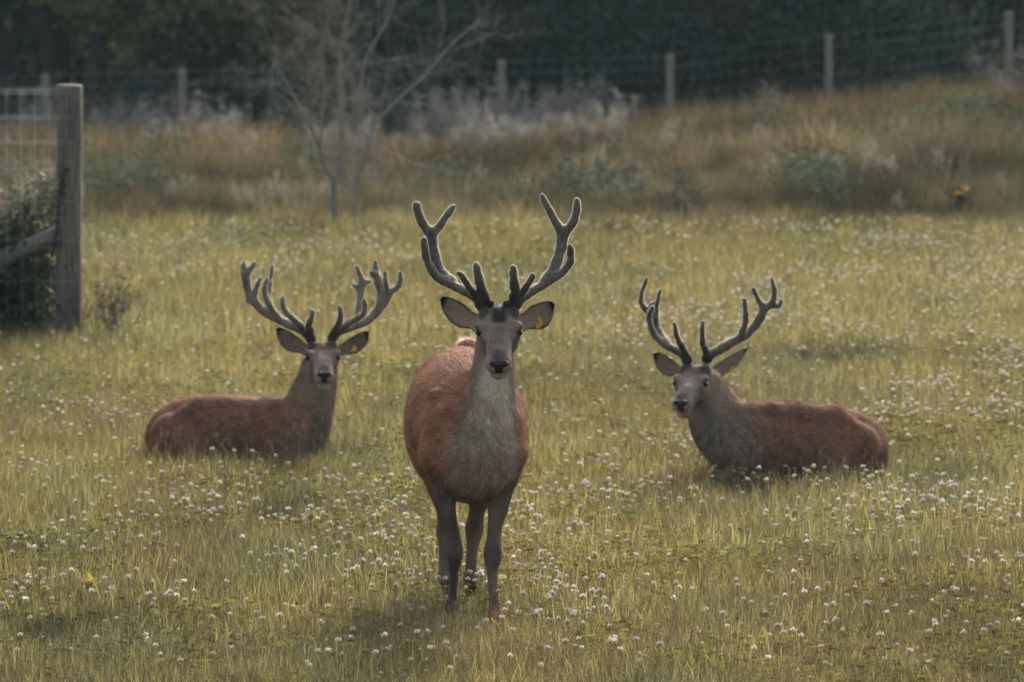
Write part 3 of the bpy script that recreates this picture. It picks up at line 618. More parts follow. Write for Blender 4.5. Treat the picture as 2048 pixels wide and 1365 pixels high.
# ---- the stag lying with its head turned aside
def stag_lying_turned():
    Y = 32.3; Z = (0, 0, 1); FR = (0, -1, 0); P = []; sc = scale(Y)
    A = lambda x, y, d: at(x, y, Y + d)
    def r(l): return [(x, y, Y + d, a * sc, b) for x, y, d, a, b in l]
    P += chain(r([(1736, 908, .24, .16, 56), (1695, 908, .20, .205, 65), (1625, 902, .12, .215, 67), (1550, 900, .03, .195, 66), (1495, 890, -.04, .17, 70), (1462, 895, -.08, .13, 58)]), Z, .05, flow=(1, .2, -.35), cap=.095)
    P += chain([(1750, 886, Y + .26, 14, 12), (1726, 868, Y + .24, 18, 15), (1690, 847, Y + .2, 20, 16), (1640, 838, Y + .14, 20, 14), (1590, 833, Y + .08, 21, 15), (1548, 835, Y + .04, 22, 16), (1515, 838, Y + .0, 22, 16), (1484, 838, Y - .02, 22, 16)], Z, .08, flow=(1, .2, -.2))
    P += chain([(1408, 768, Y + .04, 29, 34), (1419, 800, Y + .04, 37, 42), (1438, 845, Y + .0, 50, 56), (1462, 882, Y - .02, 54, 60)], FR, .05, flow=(.2, -.1, -1))
    P.append(Prim(A(1505, 860, -.14), A(1490, 920, -.17), (.08, .05), (.06, .05), up=FR, k=.05, flow=(.3, 0, -1)))
    P.append(Prim(A(1712, 898, .06), A(1650, 930, -.10), (.14, .15), (.11, .11), up=Z, k=.03, flow=(.8, 0, -.5)))
    P.append(Prim(A(1672, 826, .16), A(1694, 850, .08), (.045, .035), (.05, .05), up=Z, k=.04, flow=(.8, 0, -.5)))
    P.append(Prim(A(1543, 822, .0), A(1535, 905, -.15), (.045, .05), (.07, .06), up=FR, k=.03, flow=(.3, 0, -1)))
    P.append(Prim(A(1548, 823, .04), A(1590, 822, .07), (.045, .028), (.045, .028), up=Z, k=.03, flow=(1, 0, 0)))
    P += chain([(1492, 945, Y - .17, 15), (1440, 958, Y - .2, 11), (1475, 964, Y - .25, 8), (1510, 966, Y - .25, 7)], Z, .02)
    P += chain([(1650, 945, Y - .1, 17), (1600, 958, Y - .18, 11), (1645, 964, Y - .22, 8), (1690, 966, Y - .2, 7)], Z, .02)
    hd = Head(at(1392, 729, Y - .02), 24, -17, 0)
    pt = [(A(1440, 850, -.1), A(1480, 930, -.15), .20, .08, C_GREY, .95), (A(1405, 770, 0), A(1430, 840, -.05), .13, .05, C_GREY, .95), (A(1445, 775, .1), A(1490, 840, .12), .07, .05, (.16, .075, .045), .8),
          (A(1400, 830, -.1), A(1430, 880, -.14), .10, .06, (.16, .148, .128), .6), (A(1600, 820, .1), A(1720, 850, .2), .07, .05, (.32, .185, .115), .55), (A(1530, 812, .04), A(1590, 805, .08), .035, .025, C_BACKDK, .75), (A(1700, 950, 0), A(1760, 930, .1), .12, .06, (.07, .055, .05), .65),  # paler rear back has the light on its ridge painted in
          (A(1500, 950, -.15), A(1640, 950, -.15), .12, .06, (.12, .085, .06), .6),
          (hd.p(-.02, .03, .0), hd.p(.02, .06, .0), .05, .025, (.07, .05, .04), .8)]
    antl = [[([(1374, 722, .0), (1369, 711, 0), (1355, 703, .03), (1322, 685, .09), (1304, 662, .10), (1298, 635, .08), (1305, 616, .06)], 9, 4.6), ([(1336, 690, .08), (1320, 668, .15), (1312, 645, .19), (1313, 616, .2), (1321, 580, .2)], 7.5, 4),
             ([(1310, 640, .19), (1296, 626, .2), (1284, 608, .2), (1282, 590, .2), (1294, 557, .2)], 6.5, 4), ([(1298, 628, .2), (1301, 612, .22), (1309, 604, .23)], 4.5, 3), ([(1371, 712, -.01), (1361, 688, -.07), (1352, 668, -.11), (1349, 646, -.13)], 7.2, 4)],
            [([(1412, 720, .0), (1419, 711, 0), (1430, 704, .03), (1459, 688, .08), (1494, 668, .13), (1517, 643, .16), (1529, 617, .17)], 9.5, 8.5), ([(1529, 618, .17), (1515, 597, .17), (1506, 576, .17)], 6.2, 4), ([(1528, 618, .17), (1545, 605, .18), (1549, 582, .18), (1543, 557, .18)], 7, 4),
             ([(1543, 609, .18), (1557, 613, .2), (1562, 600, .21)], 5, 3.6), ([(1483, 674, .1), (1491, 645, .06), (1491, 622, .04), (1488, 599, .03)], 7, 4), ([(1416, 712, -.01), (1406, 688, -.07), (1404, 665, -.11), (1405, 643, -.13)], 7.2, 4)]]
    ears = [dict(top=[(1366, 740), (1356, 731), (1334, 713), (1316, 706), (1306, 709)], bot=[(1364, 760), (1352, 752), (1332, 751), (1313, 733), (1306, 709)], dy=.10, cup=.04, inside=(.36, .25, .2), lean=0),
            dict(top=[(1424, 738), (1436, 727), (1456, 715), (1478, 703), (1497, 695)], bot=[(1428, 762), (1438, 755), (1456, 745), (1476, 729), (1497, 695)], dy=.16, cup=.015, inside=(.26, .235, .21), rim=(.13, .11, .10), back=(.1, .08, .07), lean=.05,
                 tag=([(1462, 733), (1467, 733), (1470, 737), (1467, 742), (1460, 744), (1459, 738)], .17))]
    g = at(1600, 960, Y); g[2] = 0
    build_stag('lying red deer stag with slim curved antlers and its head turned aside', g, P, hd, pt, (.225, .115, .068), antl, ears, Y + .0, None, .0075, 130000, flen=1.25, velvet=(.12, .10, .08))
stag_lying_turned()
# ------------------------------------------------------------------ scattered ground cover
def blades(n, rad, h0, h1, w0, w1, bend, cols, rng, spread=.25):
    r = rad * np.sqrt(rng.random(n)); an = rng.random(n) * 2 * math.pi
    b = np.stack([r * np.cos(an), r * np.sin(an), np.full(n, -.01)], -1); hh = rng.uniform(h0, h1, n) * (1 - .25 * (r / rad) ** 2)
    da = rng.random(n) * 2 * math.pi; dv = np.stack([np.cos(da), np.sin(da), np.zeros(n)], -1)
    ln = rng.normal(0, spread, n)[:, None] * hh[:, None]; bd = np.abs(rng.normal(bend, bend * .5, n))[:, None] * hh[:, None]
    wa = rng.random(n) * 2 * math.pi; wv = np.stack([np.cos(wa), np.sin(wa), np.zeros(n)], -1) * (rng.uniform(w0, w1, n) * .5)[:, None]
    up = np.array((0, 0, 1.0)); mid = b + up * hh[:, None] * .55 + dv * (ln * .5 + bd * .25); tip = b + up * hh[:, None] * .97 + dv * (ln + bd)
    V = np.stack([b - wv, b + wv, mid - wv * .85, mid + wv * .85, tip], 1).reshape(-1, 3); k = np.arange(n)[:, None] * 5
    F = np.concatenate([k + np.array((0, 1, 3)), k + np.array((0, 3, 2)), k + np.array((2, 3, 4))], 0)
    c = np.asarray(cols)[rng.integers(0, len(cols), n)] * rng.uniform(.7, 1.3, n)[:, None]
    return V, F, np.repeat(c, 5, 0)
def discs(P, D, rx, ry, cols, rng):
    """small leaf-shaped faces at P; D: facing direction"""
    n = len(P); D = D / (np.linalg.norm(D, axis=1)[:, None] + 1e-9); a = np.cross(D, rng.normal(0, 1, (n, 3))); a /= np.linalg.norm(a, axis=1)[:, None] + 1e-9; b = np.cross(D, a)
    rx = np.broadcast_to(rx, (n,))[:, None]; ry = np.broadcast_to(ry, (n,))[:, None]
    V = np.stack([P - a * rx, P - b * ry * .9 - a * rx * .1 + D * rx * .15, P + a * rx, P + b * ry * .9 - a * rx * .1 + D * rx * .15], 1).reshape(-1, 3)
    return V, np.arange(4 * n).reshape(-1, 4), np.repeat(cols, 4, 0)
def join(parts, name, mat, smooth=False):
    V, C, n, by = [], [], 0, {}
    for v, f, c in parts:
        V.append(v); C.append(c); by.setdefault(f.shape[1], []).append(f + n); n += len(v)
    return mk_mesh(name, np.vstack(V), [np.vstack(x) for x in by.values()], np.vstack(C), smooth, mat)

TEMPL = {}
def template(kind, meshes):
    c = bpy.data.collections.new(kind)
    for i, m in enumerate(meshes): link('%s_%02d' % (kind, i), m, coll=c)
    TEMPL[kind] = (c, len(meshes))
def scatter(name, kind, P, rng, smin, smax, tint=None, tilt=.08, idx=None, label=None, cat=None):
    c, n = TEMPL[kind]; m = len(P)
    me = bpy.data.meshes.new(name); me.vertices.add(m); me.vertices.foreach_set('co', np.ascontiguousarray(P, np.float32).ravel())
    rot = np.stack([rng.normal(0, tilt, m), rng.normal(0, tilt, m), rng.random(m) * 2 * math.pi], -1).astype(np.float32)
    scl = (rng.uniform(smin, smax, m) if np.ndim(smin) == 0 else smin * rng.uniform(.8, 1.2, m)).astype(np.float32)
    a = me.attributes.new('rot', 'FLOAT_VECTOR', 'POINT'); a.data.foreach_set('vector', rot.ravel())
    a = me.attributes.new('scl', 'FLOAT', 'POINT'); a.data.foreach_set('value', scl)
    a = me.attributes.new('idx', 'INT', 'POINT'); a.data.foreach_set('value', (rng.integers(0, n, m) if idx is None else idx).astype(np.int32))
    tn = np.ones((m, 3)) if tint is None else tint
    a = me.attributes.new('tint', 'FLOAT_COLOR', 'POINT'); a.data.foreach_set('color', np.hstack([tn, np.ones((m, 1))]).astype(np.float32).ravel())
    o = link(name, me); tag(o, label, cat, kind='stuff')
    g = bpy.data.node_groups.new(name, 'GeometryNodeTree')
    g.interface.new_socket('Geometry', in_out='INPUT', socket_type='NodeSocketGeometry'); g.interface.new_socket('Geometry', in_out='OUTPUT', socket_type='NodeSocketGeometry')
    gi = g.nodes.new('NodeGroupInput'); go = g.nodes.new('NodeGroupOutput'); ip = g.nodes.new('GeometryNodeInstanceOnPoints'); ci = g.nodes.new('GeometryNodeCollectionInfo')
    ci.inputs['Collection'].default_value = c; ci.inputs['Separate Children'].default_value = True; ci.inputs['Reset Children'].default_value = True
    def na(nm, ty):
        q = g.nodes.new('GeometryNodeInputNamedAttribute'); q.data_type = ty; q.inputs['Name'].default_value = nm; return [s for s in q.outputs if s.enabled][0]
    ip.inputs['Pick Instance'].default_value = True
    g.links.new(gi.outputs[0], ip.inputs['Points']); g.links.new(ci.outputs[0], ip.inputs['Instance'])
    g.links.new(na('idx', 'INT'), ip.inputs['Instance Index']); g.links.new(na('rot', 'FLOAT_VECTOR'), ip.inputs['Rotation']); g.links.new(na('scl', 'FLOAT'), ip.inputs['Scale'])
    g.links.new(ip.outputs[0], go.inputs[0]); md = o.modifiers.new('scatter', 'NODES'); md.node_group = g
    return o
def view_half(y): return y * 1024 / FPX + 1.3      # half width of ground in view, with a margin to each side
def jitter_grid(y0, y1, step, rng, wmax=99):
    out = []; y = y0
    while y < y1:
        wv = min(view_half(y), wmax); xs = np.arange(-wv, wv, step); out.append(np.stack([xs + rng.uniform(-.5, .5, len(xs)) * step, y + rng.uniform(-.5, .5, len(xs)) * step], -1)); y += step
    return np.vstack(out)
def ground_pts(XY, dz=0): return np.column_stack([XY, height(XY[:, 0], XY[:, 1]) + dz])

gr = np.random.default_rng(21)
YEL = [(.315, .258, .080), (.253, .210, .066), (.156, .138, .050), (.385, .315, .105), (.080, .082, .042)]
STRAW = [(.37, .305, .135), (.24, .195, .088), (.10, .085, .045), (.060, .055, .033)]
template('turf', [join([blades(150, .17, .045, .115, .0024, .0046, .30, YEL, gr), blades(60, .17, .08, .19, .0018, .0032, .22, STRAW + YEL[2:4], gr, .16)], 'turf', M_grass) for _ in range(8)])
def clover_leaves():
    ps = []
    for _ in range(26):
        r, an = .16 * math.sqrt(gr.random()), gr.random() * 6.28; c = np.array((r * math.cos(an), r * math.sin(an), gr.uniform(.045, .105))); a0 = gr.random() * 6.28
        l = gr.uniform(.007, .013); P = np.array([c + np.array((math.cos(a0 + k * 2.09), math.sin(a0 + k * 2.09), .15)) * l for k in range(3)])
        col = np.tile(np.array(((.165, .155, .045), (.21, .185, .05), (.11, .12, .038))[gr.integers(0, 3)]) * gr.uniform(.8, 1.2), (3, 1))
        ps.append(discs(P, np.array([(gr.normal(0, .8), gr.normal(-.3, .8), .8)] * 3), l, l * .85, col, gr))
    return join(ps, 'clover_leaves', M_clover)
template('clover_leaf', [clover_leaves() for _ in range(5)])
def stalks(n=11, hmax=.34):
    ps = [blades(n, .17, .16, hmax, .0019, .0030, .3, [(.10, .08, .04), (.15, .115, .055), (.07, .062, .035)], gr, .22)]
    v, f, c = ps[0]; tips = v[4::5]
    for t in tips[::2]:
        P = t - np.stack([np.zeros(9), np.zeros(9), np.linspace(0, .05, 9)], -1) + gr.normal(0, .0025, (9, 3))
        ps.append(discs(P, gr.normal(0, 1, (9, 3)), .006, .0026, np.tile((.15, .115, .06), (9, 1)), gr))
    return join(ps, 'stalks', M_grass)
template('stalk', [stalks() for _ in range(6)])
XY = jitter_grid(23.2, 40, .155, gr); XY2 = jitter_grid(40, 53.2, .21, gr)
def field_tint(XY):
    a = fbm(XY[:, 0] * .5, XY[:, 1] * .3, 31); b = fbm(XY[:, 0] * 1.6, XY[:, 1] * .9, 37)
    t = (.70 + .6 * a)[:, None] * np.ones(3); g = sstep(.45, .7, b)[:, None]
    t = t * (1 - g * np.array((.16, .06, .0)))
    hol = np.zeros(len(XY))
    for c, rx, ry, dep in DARK_DIPS: hol = np.maximum(hol, np.exp(-(((XY[:, 0] - c[0]) / rx) ** 2 + ((XY[:, 1] - c[1]) / ry) ** 2) * 1.2))
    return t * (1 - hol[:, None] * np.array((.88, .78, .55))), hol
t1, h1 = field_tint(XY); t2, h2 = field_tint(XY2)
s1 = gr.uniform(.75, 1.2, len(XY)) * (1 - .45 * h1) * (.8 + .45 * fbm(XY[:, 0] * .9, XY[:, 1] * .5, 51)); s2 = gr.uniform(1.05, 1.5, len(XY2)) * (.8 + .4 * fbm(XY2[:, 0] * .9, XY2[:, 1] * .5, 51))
for fx, fy in ((903, 1232), (990, 1252), (940, 1183), (892, 1180)):      # grass trodden short round the hooves
    q_ = at(fx, fy, Yground(fy)); s1 = s1 * (1 - .6 * np.exp(-((XY[:, 0] - q_[0]) / .18) ** 2 - ((XY[:, 1] - q_[1] + .2) / .38) ** 2))
for cx, cy in ((480, 905), (1600, 945)):
    q_ = at(cx, cy, Yground(cy)); s1 = s1 * (1 + .45 * np.exp(-((XY[:, 0] - q_[0]) / .8) ** 2 - ((XY[:, 1] - q_[1] + .1) / .35) ** 2))
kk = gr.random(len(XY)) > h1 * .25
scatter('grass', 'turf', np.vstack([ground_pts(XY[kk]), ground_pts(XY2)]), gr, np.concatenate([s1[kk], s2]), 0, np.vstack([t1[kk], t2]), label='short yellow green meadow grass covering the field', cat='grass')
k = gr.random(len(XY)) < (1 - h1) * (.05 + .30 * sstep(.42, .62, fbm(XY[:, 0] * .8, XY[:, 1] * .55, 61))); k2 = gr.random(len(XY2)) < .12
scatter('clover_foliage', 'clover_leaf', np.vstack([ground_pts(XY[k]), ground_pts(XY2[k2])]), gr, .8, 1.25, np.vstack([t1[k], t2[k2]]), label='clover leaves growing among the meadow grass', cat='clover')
dn = sstep(.34, .62, fbm(XY[:, 0] * .7 + 4, XY[:, 1] * .4, 71)) * .75 + .22
for cx, cy in ((480, 905), (1600, 945)):
    q_ = at(cx, cy, Yground(cy)); dn = np.maximum(dn, .98 * np.exp(-((XY[:, 0] - q_[0]) / .75) ** 2 - ((XY[:, 1] - q_[1] + .15) / .45) ** 2))
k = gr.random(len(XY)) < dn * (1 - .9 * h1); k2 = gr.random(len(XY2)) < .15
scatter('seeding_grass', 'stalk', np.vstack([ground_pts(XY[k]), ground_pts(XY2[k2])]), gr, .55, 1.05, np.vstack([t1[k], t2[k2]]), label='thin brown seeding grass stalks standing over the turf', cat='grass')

# ---- white clover flowers: the 300 that show largest as things, the rest as stuff
def clover_flower_mesh(nf, detail):
    mb_parts = []; n = nf
    i = np.arange(n) + .5; ph = np.arccos(1 - 1.62 * i / n); th = math.pi * (1 + 5 ** .5) * i
    D = np.stack([np.cos(th) * np.sin(ph), np.sin(th) * np.sin(ph), np.cos(ph)], -1); D += gr.normal(0, .12, D.shape)
    hgt = gr.uniform(.12, .19); c0 = np.array((gr.normal(0, .012), gr.normal(0, .012), hgt)); P = c0 + D * .0068
    t = sstep(-.5, .35, D[:, 2])[:, None]; col = np.array((.34, .27, .20)) * (1 - t) + np.array((.62, .60, .54)) * t
    col = col * gr.uniform(.85, 1.05, n)[:, None]; L = gr.uniform(.006, .0095, n)[:, None]
    a = np.cross(D, gr.normal(0, 1, D.shape)); a /= np.linalg.norm(a, axis=1)[:, None]; wv = a * .0021
    tip = P + D * L + np.array((0, 0, .0012)); V = np.stack([P - wv * .5, P + wv * .5, tip + wv, tip - wv], 1).reshape(-1, 3)
    mb_parts.append((V, np.arange(4 * n).reshape(-1, 4), np.repeat(col, 4, 0)))
    core = np.array([(x, y, z) for x in (-1, 1) for y in (-1, 1) for z in (-1, 1)]) * .0048 + c0
    mb_parts.append((core, np.array([(0, 1, 3, 2), (4, 6, 7, 5), (0, 4, 5, 1), (2, 3, 7, 6), (0, 2, 6, 4), (1, 5, 7, 3)]), np.tile((.42, .38, .25), (8, 1))))
    st = catmull([(0, 0, -.01), (c0[0] * .3, c0[1] * .3, hgt * .5), c0 - np.array((0, 0, .004))], 2); sv, sf, sc_ = tube_arrays(st, .0011, 4)
    mb_parts.append((sv, sf, np.tile((.17, .16, .05), (len(sv), 1)))); return join(mb_parts, 'clover_flower', M_flower)
CF = [clover_flower_mesh(34, 1) for _ in range(7)]
template('clover_head', CF)
def flower_points(n, y0, y1, seed):
    rg = np.random.default_rng(seed); out = []
    while sum(map(len, out)) < n:
        y = rg.uniform(y0, y1, 20000); x = rg.uniform(-1, 1, 20000) * (view_half(y) - .5); dens = sstep(.40, .68, fbm(x * .75, y * .42, 81)) * sstep(.15, .6, vnoise(x * 2.6, y * 1.3, 83)) + .13
        dens *= .55 + .7 * sstep(-3, 3, x)
        ok = rg.random(20000) < dens * (y / y1); out.append(np.stack([x[ok], y[ok]], -1))
    return np.vstack(out)[:n]
FP = flower_points(8000, 24.4, 51.8, 5); FP = FP[np.argsort(FP[:, 1])]
def in_view(p): return abs(p[0]) < p[1] * 1024 / FPX
near = [p for p in FP if in_view(p) and p[1] > 24.65][:300]; nset = {(p[0], p[1]) for p in near}
rest = np.array([p for p in FP if (p[0], p[1]) not in nset])
for i, p in enumerate(near):
    o = link('clover_flower', CF[i % len(CF)]); o.location = (p[0], p[1], float(height(p[0], p[1]))); o.rotation_euler = (gr.normal(0, .1), gr.normal(0, .1), gr.random() * 6.28); o.scale = (gr.uniform(.55, 1.15),) * 3
    tag(o, 'small round white clover flower on a thin stem in the meadow grass', 'flower', 'white clover flowers in the meadow')
scatter('clover_flowers_beyond', 'clover_head', ground_pts(rest), gr, .45, 1.05, label='white clover flowers dotting the meadow further off', cat='flowers')

# ---- broad dock leaves in the meadow
def dock_leaf_mesh(L, Wd):
    n = 9; V, F = [], []
    for i in range(n):
        t = i / (n - 1); w_ = Wd * math.sin(math.pi * min(1, .06 + t * .94)) ** .8 + .002; c = np.array((L * .45 * t * t, 0, L * (t - .25 * t * t)))
        for j, s_ in enumerate((-1, 0, 1)): V.append(c + np.array((.012 * abs(s_) * math.sin(t * 9), s_ * w_, (.012 if s_ else 0) + .004 * math.sin(t * 17 + s_))))
    for i in range(n - 1):
        for j in range(2): a = i * 3 + j; F.append((a, a + 1, a + 4, a + 3))
    col = np.tile((.36, .285, .05), (len(V), 1)); return mk_mesh('leaf', np.array(V), [np.array(F)], col, True, M_dock)
DL = [dock_leaf_mesh(.13, .022), dock_leaf_mesh(.16, .028)]
for (px, py, nn, lb) in ((765, 1055, 3, 'yellowish broad-leaved dock plant in the grass between lying stag and standing stag'), (992, 1305, 3, 'yellowish broad-leaved dock plant in the grass below the standing stag'), (180, 1205, 4, 'pale broad-leaved dock plant beside a dark hollow in the turf'), (1960, 995, 3, 'low broad-leaved dock plant among clover beyond the turned stag'), (1315, 1000, 2, 'small broad-leaved dock plant in open clover near the turned stag')):
    p = at(px, py, Yground(py)); z0 = float(height(p[0], p[1])); r_ = thing('dock_plant', lb, 'plant', (p[0], p[1], z0))
    for q in range(nn):
        l = link('leaf', DL[q % 2], r_); l.rotation_euler = (gr.normal(0, .15), gr.normal(-.1, .2), gr.random() * 6.28); l.location = (0, 0, -.004)

# ------------------------------------------------------------------ rough bank: tall grass, willowherb, dark weeds
BROWN = [(.20, .155, .085), (.155, .125, .07), (.245, .195, .115), (.11, .105, .055), (.30, .25, .17)]
OLIVE = [(.13, .125, .055), (.10, .105, .05), (.16, .145, .06), (.075, .09, .045)]
template('rough_tuft', [join([blades(130, .28, .18, .55, .004, .008, .4, BROWN if i % 2 else OLIVE + BROWN[:2], gr, .22)], 'rough_tuft', M_rough) for i in range(6)])
def willowherb():
    ps = [blades(9, .18, .7, 1.25, .006, .010, .12, [(.13, .085, .055), (.11, .09, .05)], gr, .10)]; v = ps[0][0]
    for t, b in zip(v[4::5], v[0::5]):
        n = 46; u = gr.uniform(.62, 1.02, n)[:, None]; P = b + (t - b) * u + gr.normal(0, .035, (n, 3)) * (1.4 - u * .5)
        ps.append(discs(P, gr.normal(0, 1, (n, 3)), .026, .011, np.array((.36, .35, .31)) * gr.uniform(.5, 1.2, n)[:, None], gr))
        n = 18; u = gr.uniform(.15, .7, n)[:, None]; P = b + (t - b) * u + gr.normal(0, .04, (n, 3))
        ps.append(discs(P, gr.normal(0, 1, (n, 3)), .05, .012, np.array((.13, .095, .055)) * gr.uniform(.5, 1.3, n)[:, None], gr))
    return join(ps, 'willowherb', M_rough)
template('willowherb', [willowherb() for _ in range(5)])
def dark_weed():
    n = 240; P = gr.normal(0, 1, (n, 3)) * np.array((.16, .16, .15)) + np.array((0, 0, .24)); P[:, 2] = np.abs(P[:, 2])
    return join([discs(P, gr.normal(0, 1, (n, 3)), .034, .018, np.array((.062, .075, .042)) * gr.uniform(.5, 1.6, n)[:, None], gr), blades(20, .14, .15, .45, .004, .008, .2, [(.07, .08, .04)], gr)], 'dark_weed', M_rough)
template('dark_weed', [dark_weed() for _ in range(4)])
XB = jitter_grid(50.6, 79, .28, gr)
def edge_y(x): return 51.5 + 1.8 * (vnoise(x * .7, 0 * x, 91) - .5) - .5 * sstep(2, 5, x)
XB = XB[gr.random(len(XB)) < sstep(-1.3, .8, XB[:, 1] - edge_y(XB[:, 0]))]
hb = (.62 + .55 * sstep(56, 66, XB[:, 1])) * (.45 + .55 * sstep(51, 55.5, XB[:, 1])) * gr.uniform(.75, 1.3, len(XB)) + 1.2 * (fbm(XB[:, 0] * .5, XB[:, 1] * .35, 95) - .5)
band = sstep(57, 66, XB[:, 1])[:, None]; nb = fbm(XB[:, 0] * .35, XB[:, 1] * .3, 97)[:, None]
tb = (np.array((.76, .75, .69)) * (1 - band) + np.array((.80, .69, .57)) * band) * (.30 + 1.35 * nb) * (.12 + 1.76 * fbm(XB[:, 0] * 1.4, XB[:, 1] * 1.0, 111))[:, None]
scatter('rough_grass', 'rough_tuft', ground_pts(XB), gr, np.clip(hb, .38, 1.7), 0, tb, label='tall dry brown grass on the rough bank below the wire fence', cat='grass')
k = gr.random(len(XB)) < sstep(.5, .75, fbm(XB[:, 0] * 1.3 + 9, XB[:, 1] * .6, 99)) * .42 * sstep(53, 55, XB[:, 1])
k &= np.hypot(XB[:, 0] - (672 - 1024) / FPX * 55.5, (XB[:, 1] - 55) * .5) > 1.1
scatter('dark_weeds', 'dark_weed', ground_pts(XB[k]), gr, .4, 1.05, label='dark green leafy weeds among the dry bank grass', cat='weeds')
XW = jitter_grid(63.5, 79, .42, gr); wn = fbm(XW[:, 0] * .42 + 2, XW[:, 1] * .3, 103)
kx = sstep(-7.5, -6.5, XW[:, 0]) * (1 - .93 * sstep(.9, 1.9, XW[:, 0])); k = gr.random(len(XW)) < (.06 + .5 * sstep(.45, .62, wn)) * kx
scatter('willowherb_stand', 'willowherb', ground_pts(XW[k]), gr, np.clip(.62 + .42 * sstep(66, 72, XW[k][:, 1]), 0, 2), 0, np.tile((1., .98, .97), (k.sum(), 1)) * gr.uniform(.6, 1.1, (k.sum(), 1)), label='willowherb with pale fluffy seed heads along the wire fence', cat='weeds')

XS = jitter_grid(53, 66, .34, gr); k = gr.random(len(XS)) < .05 + .40 * sstep(.5, .7, fbm(XS[:, 0] * .9, XS[:, 1] * .5, 141))
scatter('seed_head_weeds', 'willowherb', ground_pts(XS[k]), gr, .22, .5, np.array((.95, .90, .80)) * gr.uniform(.45, 1.1, (k.sum(), 1)), label='low greyish seed heads scattered over the rough bank', cat='weeds')

# ---- ragwort with yellow flowers at the edge of the field
p = at(1915, 452, 53.2); z0 = float(height(p[0], 53.2)); rg = thing('ragwort_plant', 'yellow-flowered ragwort plant at the edge of the rough bank', 'plant', (p[0], 53.2, z0))
mbs, fl = MB(), []
for q in range(3):
    t = np.array((gr.normal(0, .05), gr.normal(0, .05), gr.uniform(.26, .40))); mbs.tube(catmull([(0, 0, -.03), t * .5 + np.array((0, 0, .03)), t], 3), np.linspace(.005, .003, 7), 5, (.10, .10, .045))
    P = t + gr.normal(0, 1, (26, 3)) * np.array((.017, .017, .008)); fl.append((P, t))
link('stem', mbs.mesh('stem', M_rough), rg)
for P, t in fl: link('flower_head', join([discs(P, gr.normal(0, .4, P.shape) + np.array((0, -.4, 1)), .013, .011, np.array((.62, .36, .03)) * gr.uniform(.8, 1.1, (len(P), 1)), gr)], 'flower_head', M_flower), rg)
P = gr.normal(0, 1, (90, 3)) * np.array((.09, .09, .1)) + np.array((0, 0, .2)); link('foliage', join([discs(P, gr.normal(0, 1, P.shape), .035, .013, np.array((.09, .10, .045)) * gr.uniform(.6, 1.4, (90, 1)), gr)], 'foliage', M_rough), rg)

# ------------------------------------------------------------------ fences
def post_mesh(h, rad, name, mat, seed):
    rg_ = np.random.default_rng(seed); n, m = 20, 14; zs = np.concatenate([np.linspace(-.3, h - .02, m), [h - .006, h]]); V = []
    off = rg_.normal(0, .035, n)
    for i, z in enumerate(zs):
        for j in range(n):
            a = j * 2 * math.pi / n; r_ = rad * (1 + off[j] * .6 + .02 * math.sin(z * 5 + j)) * (1 if i < m else (.975 if i == m else .93)) * (1.03 - .04 * z / h); V.append((r_ * math.cos(a), r_ * math.sin(a), z))
    F = [(i * n + j, i * n + (j + 1) % n, (i + 1) * n + (j + 1) % n, (i + 1) * n + j) for i in range(len(zs) - 1) for j in range(n)]
    V.append((0, 0, h + .002)); b = (len(zs) - 1) * n; T = [(b + j, b + (j + 1) % n, len(V) - 1) for j in range(n)]
    return mk_mesh(name, np.array(V), [np.array(F), np.array(T)], None, True, mat)
YP = 41.2; pb = at(136, 676, YP); z0 = float(height(pb[0], YP)); top = at(141, 170, YP)[2]
nf = thing('wire_fence', 'wire mesh fence ending at a stout round wooden strainer post with brace', 'fence', (pb[0], YP, z0))
po = link('post', post_mesh(top - z0, .093, 'post', M_post, 3), nf); po.rotation_euler = (0, .012, 0)
# wires run from the post away to the side and a little back
dirv = nrm((-1, .12, 0)); hp = top - z0
for i, zz in enumerate((hp - .025, hp - .042, hp - .06, hp - .22, hp - .24, hp - .40, hp - .42, hp - .60, hp - .84, hp - 1.12, hp - 1.42)):
    a = np.array((0, -.095, zz)); pts = [a + dirv * t + np.array((0, 0, -.012 * math.sin(min(1, t / 3.5) * math.pi))) for t in np.linspace(-.06, 3.6, 14)]
    mb = MB(); mb.tube(pts, .0019 if i < 7 else .0011, 5); link('wire', mb.mesh('wire', M_wire), nf)
for t in np.arange(.12, 3.6, .105):
    mb = MB(); a = np.array((0, -.0965, 0)) + dirv * t; mb.tube([a + np.array((0, 0, .12)), a + np.array((.003, 0, hp * .5)), a + np.array((0, 0, hp - .03))], .0010, 4); link('stay_wire', mb.mesh('stay_wire', M_wire), nf)
b0 = at(120, 468, YP) - np.array((pb[0], YP, z0)); b1 = at(-190, 600, YP + .3) - np.array((pb[0], YP, z0))
bd = nrm(b1 - b0); bu = nrm(np.cross(bd, (0, 1, 0))); bw = np.cross(bd, bu); mb = MB(); V = []
for i, t in enumerate(np.linspace(0, np.linalg.norm(b1 - b0), 12)):
    for j in range(12):
        a = j * 2 * math.pi / 12; rr = .062 * (1 + .03 * math.sin(i * 2.1 + j)); V.append(b0 + bd * t + bu * rr * math.cos(a) + bw * rr * math.sin(a) * .8 + np.array((0, .02, 0)))
F = np.array([(i * 12 + j, i * 12 + (j + 1) % 12, (i + 1) * 12 + (j + 1) % 12, (i + 1) * 12 + j) for i in range(11) for j in range(12)])
mb.add(np.array(V), [F, np.arange(12)[::-1][None], np.arange(12)[None] + 132]); link('brace', mb.mesh('brace', M_brace), nf)
